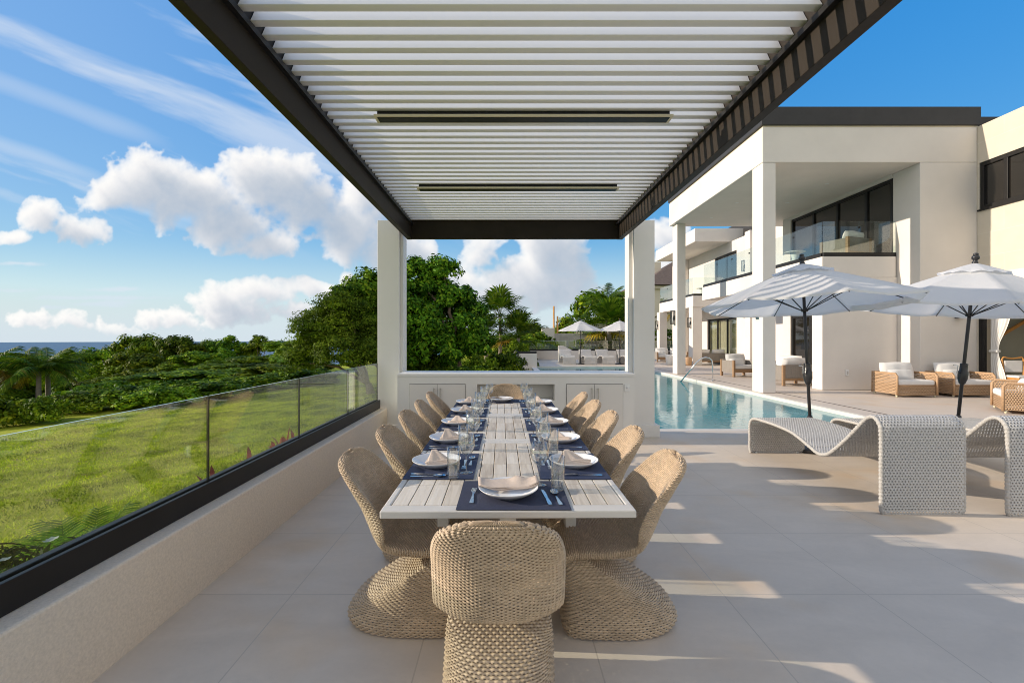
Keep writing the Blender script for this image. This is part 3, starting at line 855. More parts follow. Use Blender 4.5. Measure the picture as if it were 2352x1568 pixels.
# ================================================================ woven loungers
LP = [(0.012, .003), (.0, .03), (.0, .35), (.0, .68), (.022, .765), (.075, .808), (.14, .795), (.21, .735), (.40, .545), (.60, .375), (.70, .325), (.80, .318), (.95, .365), (1.20, .437), (1.50, .463), (1.85, .466), (2.0, .455), (2.07, .415), (2.095, .345), (2.095, .20), (2.095, .03), (2.083, .003)]
def lounger_mesh():
    n, m = 300, 28
    pr, L = spline(LP, n)
    T = np.gradient(pr, axis=0); T /= np.linalg.norm(T, axis=1, keepdims=True)
    Nn = np.stack([-T[:, 1], T[:, 0]], 1)
    hw, ht, rc = .355, .0165, .016
    # loop: top across, right edge, bottom, left edge
    xs = np.r_[np.linspace(-hw + rc, hw - rc, 10), hw - rc * .3, hw, hw - rc * .3, np.linspace(hw - rc, -hw + rc, 10), -hw + rc * .3, -hw, -hw + rc * .3]
    ysl = np.r_[np.full(10, ht), ht * .7, 0, -ht * .7, np.full(10, -ht), -ht * .7, 0, ht * .7]
    m = len(xs)
    P3 = np.zeros((n, m, 3))
    zt = np.clip(pr[:, 1] / .07, 0, 1)      # rounded corners at the floor
    sc = 1 - .055 * (1 - np.sqrt(1 - (1 - zt) ** 2))
    for j in range(m):
        P3[:, j, 0] = xs[j] * sc
        P3[:, j, 1] = pr[:, 0] + Nn[:, 0] * ysl[j]
        P3[:, j, 2] = pr[:, 1] + Nn[:, 1] * ysl[j]
    V = P3.reshape(-1, 3)
    pitch = .028
    cols = []
    acc = 0
    for j in range(m):
        cols.append(acc / pitch); acc += abs(xs[(j + 1) % m] - xs[j]) + abs(ysl[(j + 1) % m] - ysl[j])
    cu = np.array(cols)[None, :].repeat(n, 0); rv = np.linspace(0, L / .0235, n)[:, None].repeat(m, 1)
    uv = np.stack([cu, rv], -1).reshape(-1, 2)
    i, j = np.meshgrid(np.arange(n - 1), np.arange(m), indexing='ij')
    a = i * m + j; b_ = i * m + (j + 1) % m; c_ = (i + 1) * m + (j + 1) % m; d_ = (i + 1) * m + j
    F = np.stack([d_, c_, b_, a], -1).reshape(-1, 4)
    return V, F, uv, pr
def make_lounger():
    t = thing('woven_lounger', (0, 0, 0), 'x', 'lounger', 'woven sun loungers')
    V, F, uv, pr = lounger_mesh()
    # sheet without its edge strip (the edges are bound separately)
    o = mk('woven_sheet', V, F, m_lounge, t, uv, True)
    for sx in (-1, 1):
        k = 0; rows = int(3.4 / .012)
        pr2, L = spline(LP, 420)
        e = MB()
        pts = []; rad = []
        for q_, (y, z) in enumerate(pr2):
            zt = min(1, z / .07); sc = 1 - .055 * (1 - math.sqrt(max(0, 1 - (1 - zt) ** 2)))
            pts.append((sx * (.350 * sc), y, z)); rad.append(.0178 + .0022 * math.sin(q_ * 1.55))
        e.tube(pts, rad, 10)
        e.build('bound_edge', m_edgew, t)
    for y in (.012, 2.083):
        for sx in (-.27, .27): MB().lathe([(0, 0), (.014, 0), (.014, .012), (0, .012)], 10, (sx, y, -.006)).build('foot_pad', m_plastic, t)
    return t
m_edgew = mat('pale_grey_cord', (.50, .485, .465), .6, .25, 60, .9, 110)
lo0 = make_lounger()
for i, (x, y, rz, lab) in enumerate([
        (3.55, 3.885, 0, 'pale grey woven lounger beside the dining terrace, nearest the table'),
        (4.585, 3.845, 0, 'pale grey woven lounger cut by the picture edge, beside the nearest one'),
        (5.62, 3.85, 0, 'pale grey woven lounger mostly hidden behind the two nearest loungers'),
        (3.60, 28.1, PI, 'pale grey woven lounger across the pool, leftmost of four, beside the sloped white wall'),
        (4.83, 28.1, PI, 'pale grey woven lounger across the pool, second from the left, beside the parasol pole'),
        (5.85, 28.1, PI, 'pale grey woven lounger across the pool, third from the left'),
        (7.14, 28.1, PI, 'pale grey woven lounger across the pool, half hidden by the pergola column')]):
    o = lo0 if i == 0 else copy_tree(lo0)
    o.location = (x, y, .006); o.rotation_euler = (0, 0, rz); o['label'] = lab

# ================================================================ parasols
def make_parasol(r=1.31, zr=1.965, za=2.56, n=8, rot=R(22.5), seed=1, strap=False):
    t = thing('parasol', (0, 0, 0), 'x', 'parasol', 'white canvas parasols')
    q = random.Random(seed)
    MB().lathe([(0, 0), (.25, 0), (.25, .03), (.235, .04), (.07, .055), (.05, .10), (.034, .12), (.034, .36), (0, .36)], 28).build('base', m_pole, t)
    pl = MB().tube([(0, 0, .1), (0, 0, za - .02)], .0195, 16)
    pl.build('pole', m_pole, t)
    MB().lathe([(.022, .34), (.034, .35), (.036, .40), (.032, .45), (.022, .46)], 18).build('pole_collar', m_pole, t)
    ck = MB().lathe([(.022, .88), (.036, .90), (.052, .96), (.055, 1.05), (.044, 1.07), (.04, 1.14), (.044, 1.16), (.022, 1.17)], 18).build('crank_housing', m_pole, t)
    cr = MB().tube([(-.05, -.02, 1.03), (-.09, -.02, 1.03), (-.095, -.03, 1.13), (-.15, -.03, 1.135)], .007, 8)
    cr.build('crank_handle', m_steel, ck)
    # canopy: n sagging panels
    cs = [(math.cos(rot + 2 * PI * k / n), math.sin(rot + 2 * PI * k / n)) for k in range(n)]
    def surf(s, f, sag, drop):
        k = int(f) % n; u = f - int(f)
        a, b_ = cs[k], cs[(k + 1) % n]
        rr = r * s
        x = (a[0] * (1 - u) + b_[0] * u) * rr; y = (a[1] * (1 - u) + b_[1] * u) * rr
        edge = 4 * u * (1 - u)
        z = za - .06 - (za - .06 - zr) * (s ** 1.08) - sag * edge * math.sin(PI * min(1, s) * .62) * s
        # slack cloth near the rim
        z += .006 * math.sin(f * 9.7 + seed) * s * s * edge + .004 * math.sin(f * 23 + s * 9) * edge * s
        if s > .985: z -= drop
        x *= 1 - .02 * edge * s; y *= 1 - .02 * edge * s
        return (x, y, z)
    ns, nf = 16, n * 12
    cv = MB()
    V = []
    sv = [i / ns for i in range(ns + 1)] + [1.0]
    for i, s in enumerate(sv):
        for j in range(nf):
            V.append(surf(max(s, .02) if i <= ns else 1.0, j / 12, .035, 0 if i <= ns else .045))
    for j in range(nf):
        x, y, z = V[ns * nf + j]
        V[(ns + 1) * nf + j] = (x * 1.0, y * 1.0, z - .018)
    F = [(i * nf + j, i * nf + (j + 1) % nf, (i + 1) * nf + (j + 1) % nf, (i + 1) * nf + j) for i in range(ns + 1) for j in range(nf)]
    cv.add(V, F, 0, True)
    cp = cv.build('canopy', m_canv2, t)
    # vent cap
    vt = MB(); V = []
    for i in range(6):
        s = .02 + .27 * i / 5
        for j in range(nf):
            x, y, z = surf(s, j / 12, .03, 0); V.append((x, y, z + .035 + .010 * math.sin(j * .9) * (i == 5)))
    F = [(i * nf + j, i * nf + (j + 1) % nf, (i + 1) * nf + (j + 1) % nf, (i + 1) * nf + j) for i in range(5) for j in range(nf)]
    vt.add(V, F, 0, True); vt.build('vent_cap', m_canv2, cp)
    MB().lathe([(.0, -.05), (.03, -.05), (.034, -.02), (.022, 0), (.024, .012), (.038, .022), (.044, .045), (.036, .066), (.022, .074), (.028, .080), (.030, .092), (.018, .105), (0, .108)], 20, (0, 0, za)).build('finial', m_pole, t)
    hub = MB().lathe([(.022, 0), (.04, .005), (.04, .035), (.022, .04)], 16, (0, 0, zr - .10)).build('runner_hub', m_pole, t)
    for k in range(n):
        c_, s_ = cs[k]
        zt = lambda s: za - .06 - (za - .06 - zr) * (s ** 1.08) - .022
        rb = MB().tube([(c_ * r * s * .985, s_ * r * s * .985, zt(s)) for s in (.02, .25, .5, .75, 1)], .007, 6).build('rib', m_pole, t)
        MB().tube([(c_ * .035, s_ * .035, zr - .08), (c_ * r * .5, s_ * r * .5, zt(.5) - .01)], .007, 6).build('strut', m_pole, t)
    if strap:
        s0 = [surf(.55, 5.9, .05, 0), surf(.72, 5.75, .05, 0), surf(.85, 5.8, .05, 0), surf(1.0, 5.72, .05, 0)]
        sb = MB()
        pts = [Vector(p) + Vector((0, -.012, .012)) for p in s0]; pts.append(pts[-1] + Vector((0, -.02, -.12)))
        for a, b_ in zip(pts[:-1], pts[1:]): sb.bar(a, b_, .035, .006, up=(0, -1, .3))
        sb.build('tie_strap', m_canv2, cp)
    return t
mc, b, pb = newmat('white_parasol_canvas')
n = b.noise(objco(b), 3, 4, .6)
b.l.new(b.ramp(n, [(.3, (.86, .86, .87)), (.7, (.90, .90, .90))]), pb.inputs['Base Color']); pb.inputs['Roughness'].default_value = .85
addbump(b, pb, b.noise(b.vm('MULTIPLY', objco(b), (1, 1, 1)), 6, 4, .6), .35, .02)
tr = b.n.new('ShaderNodeBsdfTranslucent'); tr.inputs[0].default_value = (.80, .80, .80, 1)
xm = b.n.new('ShaderNodeMixShader'); xm.inputs[0].default_value = .48
b.l.new(pb.outputs[0], xm.inputs[1]); b.l.new(tr.outputs[0], xm.inputs[2]); b.l.new(xm.outputs[0], b.n['Material Output'].inputs[0])
m_canv2 = mc
p1 = make_parasol()
p1.location = (4.09, 6.1, .0); p1.rotation_euler = (R(-3.6), R(0), R(8)); p1['label'] = 'open white parasol on an upright black pole behind the nearest lounger'
p2 = make_parasol(seed=5, strap=True, zr=1.90, za=2.55)
p2.location = (6.11, 6.2, .0); p2.rotation_euler = (R(1.3), R(4.6), R(-6)); p2['label'] = 'open white parasol leaning on a tilted black pole before the rattan armchairs'
p3 = copy_tree(p1); p3.location = (4.33, 26.6, 0); p3.rotation_euler = (0, 0, R(5)); p3['label'] = 'distant open white parasol across the pool, between woven loungers'
p4 = copy_tree(p1); p4.location = (6.63, 26.6, 0); p4.rotation_euler = (0, 0, R(11)); p4['label'] = 'distant open white parasol across the pool, cut off by the pergola column'

# ================================================================ villa
villa = thing('villa', (9.2, 13.2, 0), 'two storey white modern villa with a tall loggia and glass balconies beside the pool', 'house')
def inv_(mb): return mb.xf(Matrix.Translation((-9.2, -13.2, 0)))
def vp(name, mb, m, bev=.008, parent=None):
    return inv_(mb).build(name, m, parent or villa, bev=bev)
vp('loggia_roof', MB().box(7.02, 12.9, 12.47, 19.62, 6.32, 7.28), stucco, .015)
vp('roof_trim', MB().box(7.05, 12.95, 12.50, 19.6, 7.28, 7.335), stucco_warm, 0)
pr = MB().box(6.98, 12.98, 12.44, 19.65, 7.335, 7.83)
vp('roof_fascia', pr, m_fascia, .006)
vp('roof_fascia', MB().box(12.99, 22, 12.9, 22, 7.30, 7.78), m_fascia, .006)
for (a, c, y0, y1, h) in ((7.03, 7.39, 12.48, 13.02, 6.318), (7.16, 7.52, 19.08, 19.6, 6.318)):
    cl = vp('column', MB().box(a, c, y0, y1, 0, h), stucco, .015)
vp('column', MB().box(10.42, 10.95, 25.45, 26.0, 0, 3.25), stucco, .015)
vp('column', MB().box(10.2, 10.7, 30.3, 30.85, 0, 3.25), stucco, .015)
vp('pier_wall', MB().box(11.34, 12.9, 12.473, 13.35, 0, 6.318), stucco, .012)
# west wall of the loggia, window opening upstairs
ww = MB().box(11.3, 11.6, 13.352, 18.1, 6.2, 6.318).box(11.3, 11.6, 18.1, 18.6, 3.88, 6.318).box(11.3, 11.6, 13.652, 16.0, 0, 3.26).box(11.3, 11.6, 18.1, 18.6, 0, 3.88).box(11.3, 11.6, 16.0, 18.1, 2.4, 3.26).box(11.6, 12.5, 18.3, 18.6, 0, 6.9)
vp('loggia_wall', ww, stucco, 0)
vp('block_wall', MB().box(9.16, 11.335, 13.2, 13.65, 0, 3.268), stucco, .012)
vp('balcony_slab', MB().box(9.16, 11.298, 13.2, 21.3, 3.27, 3.875), stucco, .012)
vp('balcony_slab', MB().box(10.42, 12.5, 25.4, 31, 3.252, 3.88), stucco, .012)
ew = MB().box(12.5, 12.85, 18.6, 24.7, 0, 6.885).box(12.5, 12.85, 28.3, 32, 0, 6.885).box(12.5, 12.85, 24.7, 28.3, 2.67, 3.9).box(12.5, 12.85, 24.7, 28.3, 6.3, 6.885).box(12.5, 12.85, 27.3, 28.3, 3.9, 6.3)
vp('wing_wall', ew, stucco, 0)
vp('wing_pier', MB().box(11.6, 12.495, 31.2, 31.8, 0, 6.885).box(12.1, 12.498, 22.6, 23.1, 0, 6.885), stucco, .01)
vp('wing_canopy', MB().box(10.5, 14.2, 25.35, 32, 6.888, 7.62), stucco, .012)
vp('roof_fascia', MB().box(13.2, 20, 20.5, 30, 7.0, 8.05), m_fascia, .006)
# limestone wall on the right
lw = MB().box(12.905, 13.3, 8.4, 12.46, 6.28, 7.29).box(12.905, 13.3, 8.4, 12.46, 3.25, 5.0).box(12.905, 13.3, 12.425, 12.46, 5.0, 6.28).box(12.905, 13.3, 12.462, 13.4, 0, 7.27)
mlw, b, pb = newmat('limestone_cladding')
co = objco(b); x, y, z = b.sep(co)
br = b.n.new('ShaderNodeTexBrick'); br.offset = .5
b.l.new(b.comb(y, z, 0.0), br.inputs['Vector'])
br.inputs['Scale'].default_value = 1; br.inputs['Brick Width'].default_value = 1.4; br.inputs['Row Height'].default_value = .62; br.inputs['Mortar Size'].default_value = .006
br.inputs['Color1'].default_value = (.66, .60, .50, 1); br.inputs['Color2'].default_value = (.64, .575, .475, 1); br.inputs['Mortar'].default_value = (.70, .65, .57, 1)
nn = b.noise(co, 3, 5, .6)
b.l.new(b.mix(1.0, br.outputs['Color'], b.ramp(nn, [(.3, (.93, .93, .93)), (.7, (1, 1, 1))]), 'MULTIPLY'), pb.inputs['Base Color']); pb.inputs['Roughness'].default_value = .8
vp('limestone_wall', lw, mlw, 0)
vp('lintel_band', MB().box(12.87, 13.3, 8.4, 12.46, 2.62, 3.248), stucco, .006)
def window(x, y0, y1, z0, z1, mull, fw=.07, name='window', pane=None, parent=None, rec=.05):
    """window facing the pool side (-x), frame with its panes"""
    f = MB()
    f.box(x, x + .08, y0, y0 + fw, z0, z1).box(x, x + .08, y1 - fw, y1, z0, z1).box(x + .001, x + .079, y0 + fw, y1 - fw, z0, z0 + fw).box(x + .001, x + .079, y0 + fw, y1 - fw, z1 - fw, z1)
    for mq in mull: f.box(x + .002, x + .078, mq - fw / 2, mq + fw / 2, z0 + fw, z1 - fw)
    fo = vp(name, f, m_black, .004, parent)
    e = [y0] + list(mull) + [y1]
    for a, c in zip(e[:-1], e[1:]):
        vp('pane', MB().box(x + rec, x + rec + .012, a + .01, c - .01, z0 + .01, z1 - .01), pane or m_dark, 0, fo)
    return fo
window(11.34, 13.36, 18.09, 3.88, 6.195, [14.37, 15.62, 16.83], .09)
window(11.34, 16.01, 18.09, 0, 2.395, [17.0], .10, 'sliding_door')
fo = window(12.55, 24.71, 28.29, 0, 2.665, [25.9, 27.1], .10, 'sliding_door', g_rail)
def curt(mb, x, y0, y1, z0, z1, amp=.045, wl_=.16, y_of=None):
    nseg = int((y1 - y0) / .02)
    return mb.grid(lambda i, j: (x + amp * math.sin((y0 + (y1 - y0) * i) * 2 * PI / wl_) * (1 + .3 * math.sin(i * 37)), y0 + (y1 - y0) * i, z0 + (z1 - z0) * j), nseg, 4)
vp('curtain', curt(MB(), 12.76, 24.75, 28.2, .02, 2.6), m_beige, 0, fo)
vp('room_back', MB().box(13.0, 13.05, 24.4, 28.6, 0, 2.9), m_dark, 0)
window(12.55, 24.71, 27.29, 3.9, 6.295, [26.0], .10)
window(12.93, 8.6, 12.42, 5.005, 6.275, [9.2, 10.5, 11.79], .10)
vp('window_sill', MB().box(12.86, 12.93, 8.6, 12.44, 4.955, 5.0), m_black, .003)
# balcony rails
def balrail(name, segs, z0, h=1.03):
    t = MB()
    for (a, c) in segs:
        t.bar((a[0], a[1], z0 + .06), (c[0], c[1], z0 + .06), .07, .12)
    base = vp(name, t, m_black, .004)
    for (a, c) in segs:
        a, c = Vector((*a, 0)), Vector((*c, 0)); L = (c - a).length; k = max(1, round(L / 1.35))
        for i in range(k):
            p, q_ = a + (c - a) * ((i + .004) / k), a + (c - a) * ((i + .996) / k)
            g = MB().bar((p.x, p.y, z0 + .12 + (h - .12) / 2), (q_.x, q_.y, z0 + .12 + (h - .12) / 2), .014, h - .12)
            vp('glass_panel', g, g_rail, 0, base)
        for i in range(1, k):
            p = a + (c - a) * (i / k)
            st_ = MB().box(p.x - .02, p.x + .02, p.y - .02, p.y + .02, z0 + h - .2, z0 + h - .15)
            vp('glass_clip', st_, m_black, 0, base)
balrail('balcony_rail', [((9.22, 13.26), (11.33, 13.26)), ((9.22, 13.30), (9.22, 21.25))], 3.876)
balrail('balcony_rail', [((10.47, 25.46), (12.48, 25.46)), ((10.47, 25.5), (10.47, 30.95))], 3.881)
# wall lanterns
def lantern(x, y, z, axis):
    """axis: outward direction (unit x or y)"""
    f = MB(); w, h, d = .15, .58, .13
    for sx in (-1, 1):
        for sy in (0, 1): f.box(sx * w / 2 - .01, sx * w / 2 + .01, -.03 - sy * d - .01, -.03 - sy * d + .01, 0, h)
    for zz in (0, h - .02): f.box(-w / 2 - .008, w / 2 + .008, -.035 - d, -.022, zz, zz + .018)
    f.box(-.05, .05, -.03, 0, .18, .36)
    M_ = Matrix.Translation((x, y, z)) @ Matrix.Rotation(axis, 4, 'Z')
    o = vp('wall_lantern', f.xf(M_), m_black, 0)
    vp('candle_tube', MB().tube([(0, -.095, .03), (0, -.095, .30)], .022, 10).xf(M_), m_plastic, 0, o)
    g = MB().box(-w / 2 + .012, w / 2 - .012, -.038 - d + .012, -.034 - d + .012, .02, h - .03)
    vp('lantern_pane', g.xf(M_), g_lens, 0, o)
lantern(7.03, 12.75, 2.08, R(-90)); lantern(7.16, 19.35, 2.1, R(-90)); lantern(10.42, 25.7, 2.1, R(-90)); lantern(10.2, 30.6, 2.1, R(-90)); lantern(12.35, 12.473, 2.05, 0); lantern(12.5, 23.8, 5.0, R(-90)); lantern(12.5, 21.5, 2.1, R(-90))
# small wall and ceiling fittings
vp('outdoor_speaker', MB().box(12.28, 12.48, 23.75, 24.0, 2.62, 2.8), m_plastic, .03)
ot = vp('outlet_box', MB().box(9.83, 9.92, 13.17, 13.2, .42, .60), m_plastic, .008)
vp('outlet_face', MB().box(9.855, 9.895, 13.166, 13.17, .46, .55), m_conc, 0, ot)
for (x, y) in ((8.2, 14.2), (8.2, 16.2), (8.2, 18.2), (10.0, 14.2), (10.0, 16.2), (10.0, 18.2)):
    vp('recessed_light', MB().lathe([(0, -.004), (.055, -.004), (.065, -.002), (.065, .004)], 20, (x, y, 6.318)), m_plastic, 0)
# garden room at the right edge
gr = MB().box(13.0, 18, 8.2, 8.3, -.1, 3.2).box(17.5, 17.6, 8.3, 12.2, -.1, 3.2).box(13.302, 17.5, 12.47, 12.55, -.1, 3.2).box(13.0, 17.5, 8.3, 12.45, 2.9, 3.0)
vp('room_wall', gr, mat('sage_plaster', (.34, .34, .28), .8, .06, 2), 0)
fo = vp('sliding_door', MB().box(12.94, 13.02, 12.33, 12.45, 0, 2.62).box(12.93, 13.03, 12.40, 12.455, 0, 2.615), m_black, .004)
vp('handrail', MB().bar((13.45, 12.38, 1.58), (15.2, 12.38, 2.6), .05, .08), m_orange, .01)
st_ = MB()
for k in range(9): st_.box(15.3, 16.4, 10.9 - .27 * (k + 1), 10.9 - .27 * k, .18 * k + .10, .18 * (k + 1))
vp('staircase', st_, m_bronze, .005)
def tied(i, j):
    zt = 2.6 * (1 - j); pinch = math.exp(-((zt - 1.15) / .55) ** 2); wid = .40 - .21 * pinch + (.13 if zt > 1.4 else 0) * (zt - 1.4)
    yy = 12.31 - wid * i
    return (13.1 + .03 * math.sin(i * 34) * (1 - .5 * pinch), yy, .02 + zt)
cu = vp('curtain', MB().grid(tied, 60, 30), m_curtain, 0)
vp('tie_band', MB().box(13.05, 13.15, 12.10, 12.32, 1.13, 1.19), m_curtain, .01, cu)

# ================================================================ furniture beside the house
def soft(mb, name, m, parent, w=.04):
    return mb.build(name, m, parent, bev=w, seg=4)
def pillow(cx, cy, cz, w, h, d, tilt=0.0, rz=0.0, seed=0):
    mb = MB()
    def f(sgn):
        def g(i, j):
            a, c = i * 2 - 1, j * 2 - 1
            e = (1 - abs(a) ** 3.2) * (1 - abs(c) ** 3.2)
            k = 1 - .05 * (1 - abs(a)) ** 0 * c * c
            return (a * w / 2 * k, sgn * d / 2 * max(0, e) ** .42 + .004 * math.sin(a * 8 + seed), c * h / 2 * (1 - .06 * a * a) + .006 * math.sin(a * 5 + seed))
        return g
    mb.grid(f(1), 14, 10, flip=True).grid(f(-1), 14, 10)
    return mb.xf(Matrix.Translation((cx, cy, cz)) @ Matrix.Rotation(rz, 4, 'Z') @ Matrix.Rotation(tilt, 4, 'X'))
def uvbox(name, boxes, m, parent, cell=.038):
    """boxes with cane cells as UV"""
    V, F, U = [], [], []
    for (x0, x1, y0, y1, z0, z1) in boxes:
        mb = MB().box(x0, x1, y0, y1, z0, z1)
        for f in mb.F:
            p = [Vector(mb.V[i]) for i in f]; nn = (p[1] - p[0]).cross(p[2] - p[0])
            ax = max(range(3), key=lambda k: abs(nn[k]))
            o = len(V)
            for q_ in p:
                V.append(q_); c_ = [q_[k] for k in range(3) if k != ax]; U.append((c_[0] / cell, c_[1] / cell))
            F.append(tuple(range(o, o + 4)))
    return mk(name, V, F, m, parent, U)
def rattan_chair(w=1.06, d=.80):
    t = thing('rattan_armchair', (0, 0, 0), 'x', 'armchair', 'rattan lounge armchairs')
    h = .60; z0 = .05; a = .055
    for sx in (-1, 1):
        x = sx * (w / 2 - a / 2)
        uvbox('side_panel', [(x - a / 2 + .012, x + a / 2 - .012, .02, d - .02, z0 + .02, h)], m_rattan, t)
        e = MB().tube([(x, 0, z0), (x, 0, h - .06), (x, .05, h), (x, d, h), (x, d, z0)], .026, 8)
        e.build('rim', m_rat2, t)
    uvbox('back_panel', [(-w / 2 + a, w / 2 - a, d - .05, d - .02, z0 + .02, h + .0)], m_rattan, t)
    uvbox('front_panel', [(-w / 2 + a, w / 2 - a, .015, .045, z0 + .02, .30)], m_rattan, t)
    MB().tube([(-w / 2 + a, .02, .30), (w / 2 - a, .02, .30)], .018, 8).tube([(-w / 2 + a, .02, z0 + .015), (w / 2 - a, .02, z0 + .015)], .016, 8).tube([(-w / 2 + a, d - .02, h), (w / 2 - a, d - .02, h)], .024, 8).build('rail', m_rat2, t)
    MB().box(-w / 2 + a, w / 2 - a, .05, d - .06, .20, .29).build('seat_deck', m_rat2, t)
    soft(MB().box(-w / 2 + a + .01, w / 2 - a - .01, .0, d - .08, .30, .435), 'seat_cushion', m_cush, t, .045)
    pillow(-.02, d - .2, .63, w - 2 * a - .06, .48, .24, R(-14), 0, 1).build('back_cushion', m_cush, t)
    pillow(-.08, d - .40, .555, w - .42, .27, .15, R(-22), 0, 2).build('lumbar_pillow', m_cush, t)
    for sx in (-1, 1):
        for y in (.04, d - .05): MB().lathe([(0, 0), (.02, 0), (.024, .06), (0, .06)], 10, (sx * (w / 2 - .05), y, 0)).build('leg', m_diff, t)
    return t
m_rat2 = mat('wrapped_rattan_rim', (.44, .28, .16), .55, .2, 30, .5, 90)
rc = rattan_chair()
for i, (x, y, rz, lab) in enumerate([(10.47, 11.6, R(-1), 'square rattan armchair with grey cushions before the shaded wall, left of the pair'),
                                     (11.95, 11.62, R(-2), 'square rattan armchair with grey cushions beside the curtain, right of the pair'),
                                     (10.27, 9.52, R(-128), 'rattan armchair cut by the picture edge, seen from its woven side')]):
    o = rc if i == 0 else copy_tree(rc)
    o.location = (x, y, 0); o.rotation_euler = (0, 0, rz); o['label'] = lab
def rope_chair(w=.98, d=.85, n=1):
    t = thing('rope_armchair' if n == 1 else 'rope_sofa', (0, 0, 0), 'x', 'armchair' if n == 1 else 'sofa', 'taupe rope lounge seats')
    W_ = w * n
    for sx in (-1, 1):
        for y in (0, d - .07): MB().box(sx * W_ / 2 - (.04 if sx > 0 else .04), sx * W_ / 2 + .04, y, y + .08, 0, .64 if y == 0 else .66).build('post', m_wood, t, bev=.006)
    MB().box(-W_ / 2 + .04, W_ / 2 - .04, .01, .07, .16, .30).box(-W_ / 2 + .04, W_ / 2 - .04, d - .06, d, .16, .24).build('rail', m_wood, t, bev=.006)
    for sx in (-1, 1): MB().box(sx * W_ / 2 - .025, sx * W_ / 2 + .025, .082, d - .072, .16, .63).build('rope_side', m_rope, t, bev=.01)
    MB().box(-W_ / 2 + .042, W_ / 2 - .042, d - .05, d - .005, .242, .67).build('rope_back', m_rope, t, bev=.012)
    for k in range(n):
        cx = -W_ / 2 + w * (k + .5)
        soft(MB().box(cx - w / 2 + .05, cx + w / 2 - .05, .02, d - .08, .30, .45), 'seat_cushion', m_cush, t, .045)
        pillow(cx, d - .20, .66, w - .12, .46, .24, R(-13), 0, 1 + k).build('back_cushion', m_cush, t)
        pillow(cx - .06, d - .38, .56, w - .36, .30, .16, R(-20), 0, 3).build('lumbar_pillow', m_cush, t)
    return t
r1 = rope_chair()
r1.location = (9.35, 17.75, 0); r1.rotation_euler.z = R(8); r1['label'] = 'taupe rope armchair with white cushions between the loggia columns, facing the pool'
r2 = copy_tree(r1); r2.location = (9.20, 15.25, 0); r2.rotation_euler.z = PI + R(4); r2['label'] = 'taupe rope armchair seen from its back beside the parasol pole'
r3 = copy_tree(r1); r3.location = (9.75, 16.2, 0); r3.rotation_euler.z = R(-55); r3['label'] = 'taupe rope armchair partly behind the near loggia column, white cushions showing'
s1 = rope_chair(n=2, w=.85); s1.location = (11.65, 26.6, 0); s1.rotation_euler.z = PI; s1['label'] = 'two seat taupe rope sofa seen from its back before the curtained doors'
s2 = rope_chair(n=2, w=.95); s2.location = (10.6, 29.0, 0); s2.rotation_euler.z = R(0); s2['label'] = 'rope sofa with white cushions at the far end of the loggia'
tb = MB().lathe([(0, 0), (.17, 0), (.19, .02), (.235, .50), (.235, .52), (0, .52)], 28).build('drum_table', m_plastic)
tb.location = (9.33, 26.0, 0); tag(tb, 'small round white drum table by the far rope sofa', 'table')
bk = MB().lathe([(0, 0), (.17, 0), (.20, .04), (.215, .25), (.20, .45), (.19, .47), (.18, .45), (.19, .25), (.17, .05), (0, .04)], 20)
bo = bk.build('wicker_basket', m_rat2); bo.location = (10.05, 25.2, 0); tag(bo, 'orange brown wicker basket standing beside a loggia column', 'basket')
# upstairs balcony seat and tables
r4 = copy_tree(r1); r4.location = (10.35, 14.5, 3.876); r4.rotation_euler.z = R(200); r4['label'] = 'taupe rope armchair with white cushions up on the villa balcony'
def round_table(x, y, z, lab):
    t = thing('side_table', (x, y, z), lab, 'table', 'round balcony tables')
    MB().lathe([(0, .50), (.30, .50), (.32, .515), (.30, .53), (0, .53)], 28).build('table_top', m_plastic, t)
    MB().lathe([(.15, 0), (.16, .01), (.09, .30), (.14, .498), (0, .498)], 24).build('pedestal', m_plastic, t)
round_table(9.7, 15.3, 3.876, 'round pale table behind the glass of the near villa balcony')
round_table(11.3, 26.3, 3.881, 'round pale table behind the glass of the far villa balcony')
# dining chair in the garden room
dc = thing('wooden_chair', (13.34, 11.80, .05), 'honey wood chair with white padded back and seat inside the curtained doorway', 'chair', rz=R(-12))
fr = MB().tube([(-.22, .22, 0), (-.21, .20, .45), (-.235, .24, .90), (-.2, .245, .955), (-.1, .25, .93), (0, .25, .915), (.1, .25, .93), (.2, .245, .955), (.235, .24, .90), (.21, .20, .45), (.22, .22, 0)], .02, 8)
fr.build('back_frame', m_orange, dc)
for sx in (-1, 1): MB().tube([(sx * .21, -.22, .44), (sx * .215, -.235, 0)], [.022, .015], 8).build('leg', m_orange, dc)
MB().box(-.215, .215, -.235, .2, .38, .43).build('seat_rail', m_orange, dc, bev=.01)
soft(MB().box(-.225, .225, -.24, .19, .431, .49), 'seat_pad', m_cush, dc, .02)
soft(MB().box(-.20, .20, .205, .25, .56, .86), 'back_pad', m_cush, dc, .02)
# pool handrail
ph = MB().tube([(7.28, 16.06, 0), (7.28, 16.06, .55), (7.26, 16.07, .72), (7.18, 16.1, .815), (7.05, 16.14, .83), (6.93, 16.18, .78), (6.80, 16.23, .66), (6.30, 16.55, -.12)], .021, 12)
o = MB(); ph.lathe([(0, 0), (.05, 0), (.05, .01), (.022, .015)], 16, (7.28, 16.06, 0))
o = ph.build('pool_handrail', m_steel); tag(o, 'curved polished steel handrail entering the pool', 'handrail')

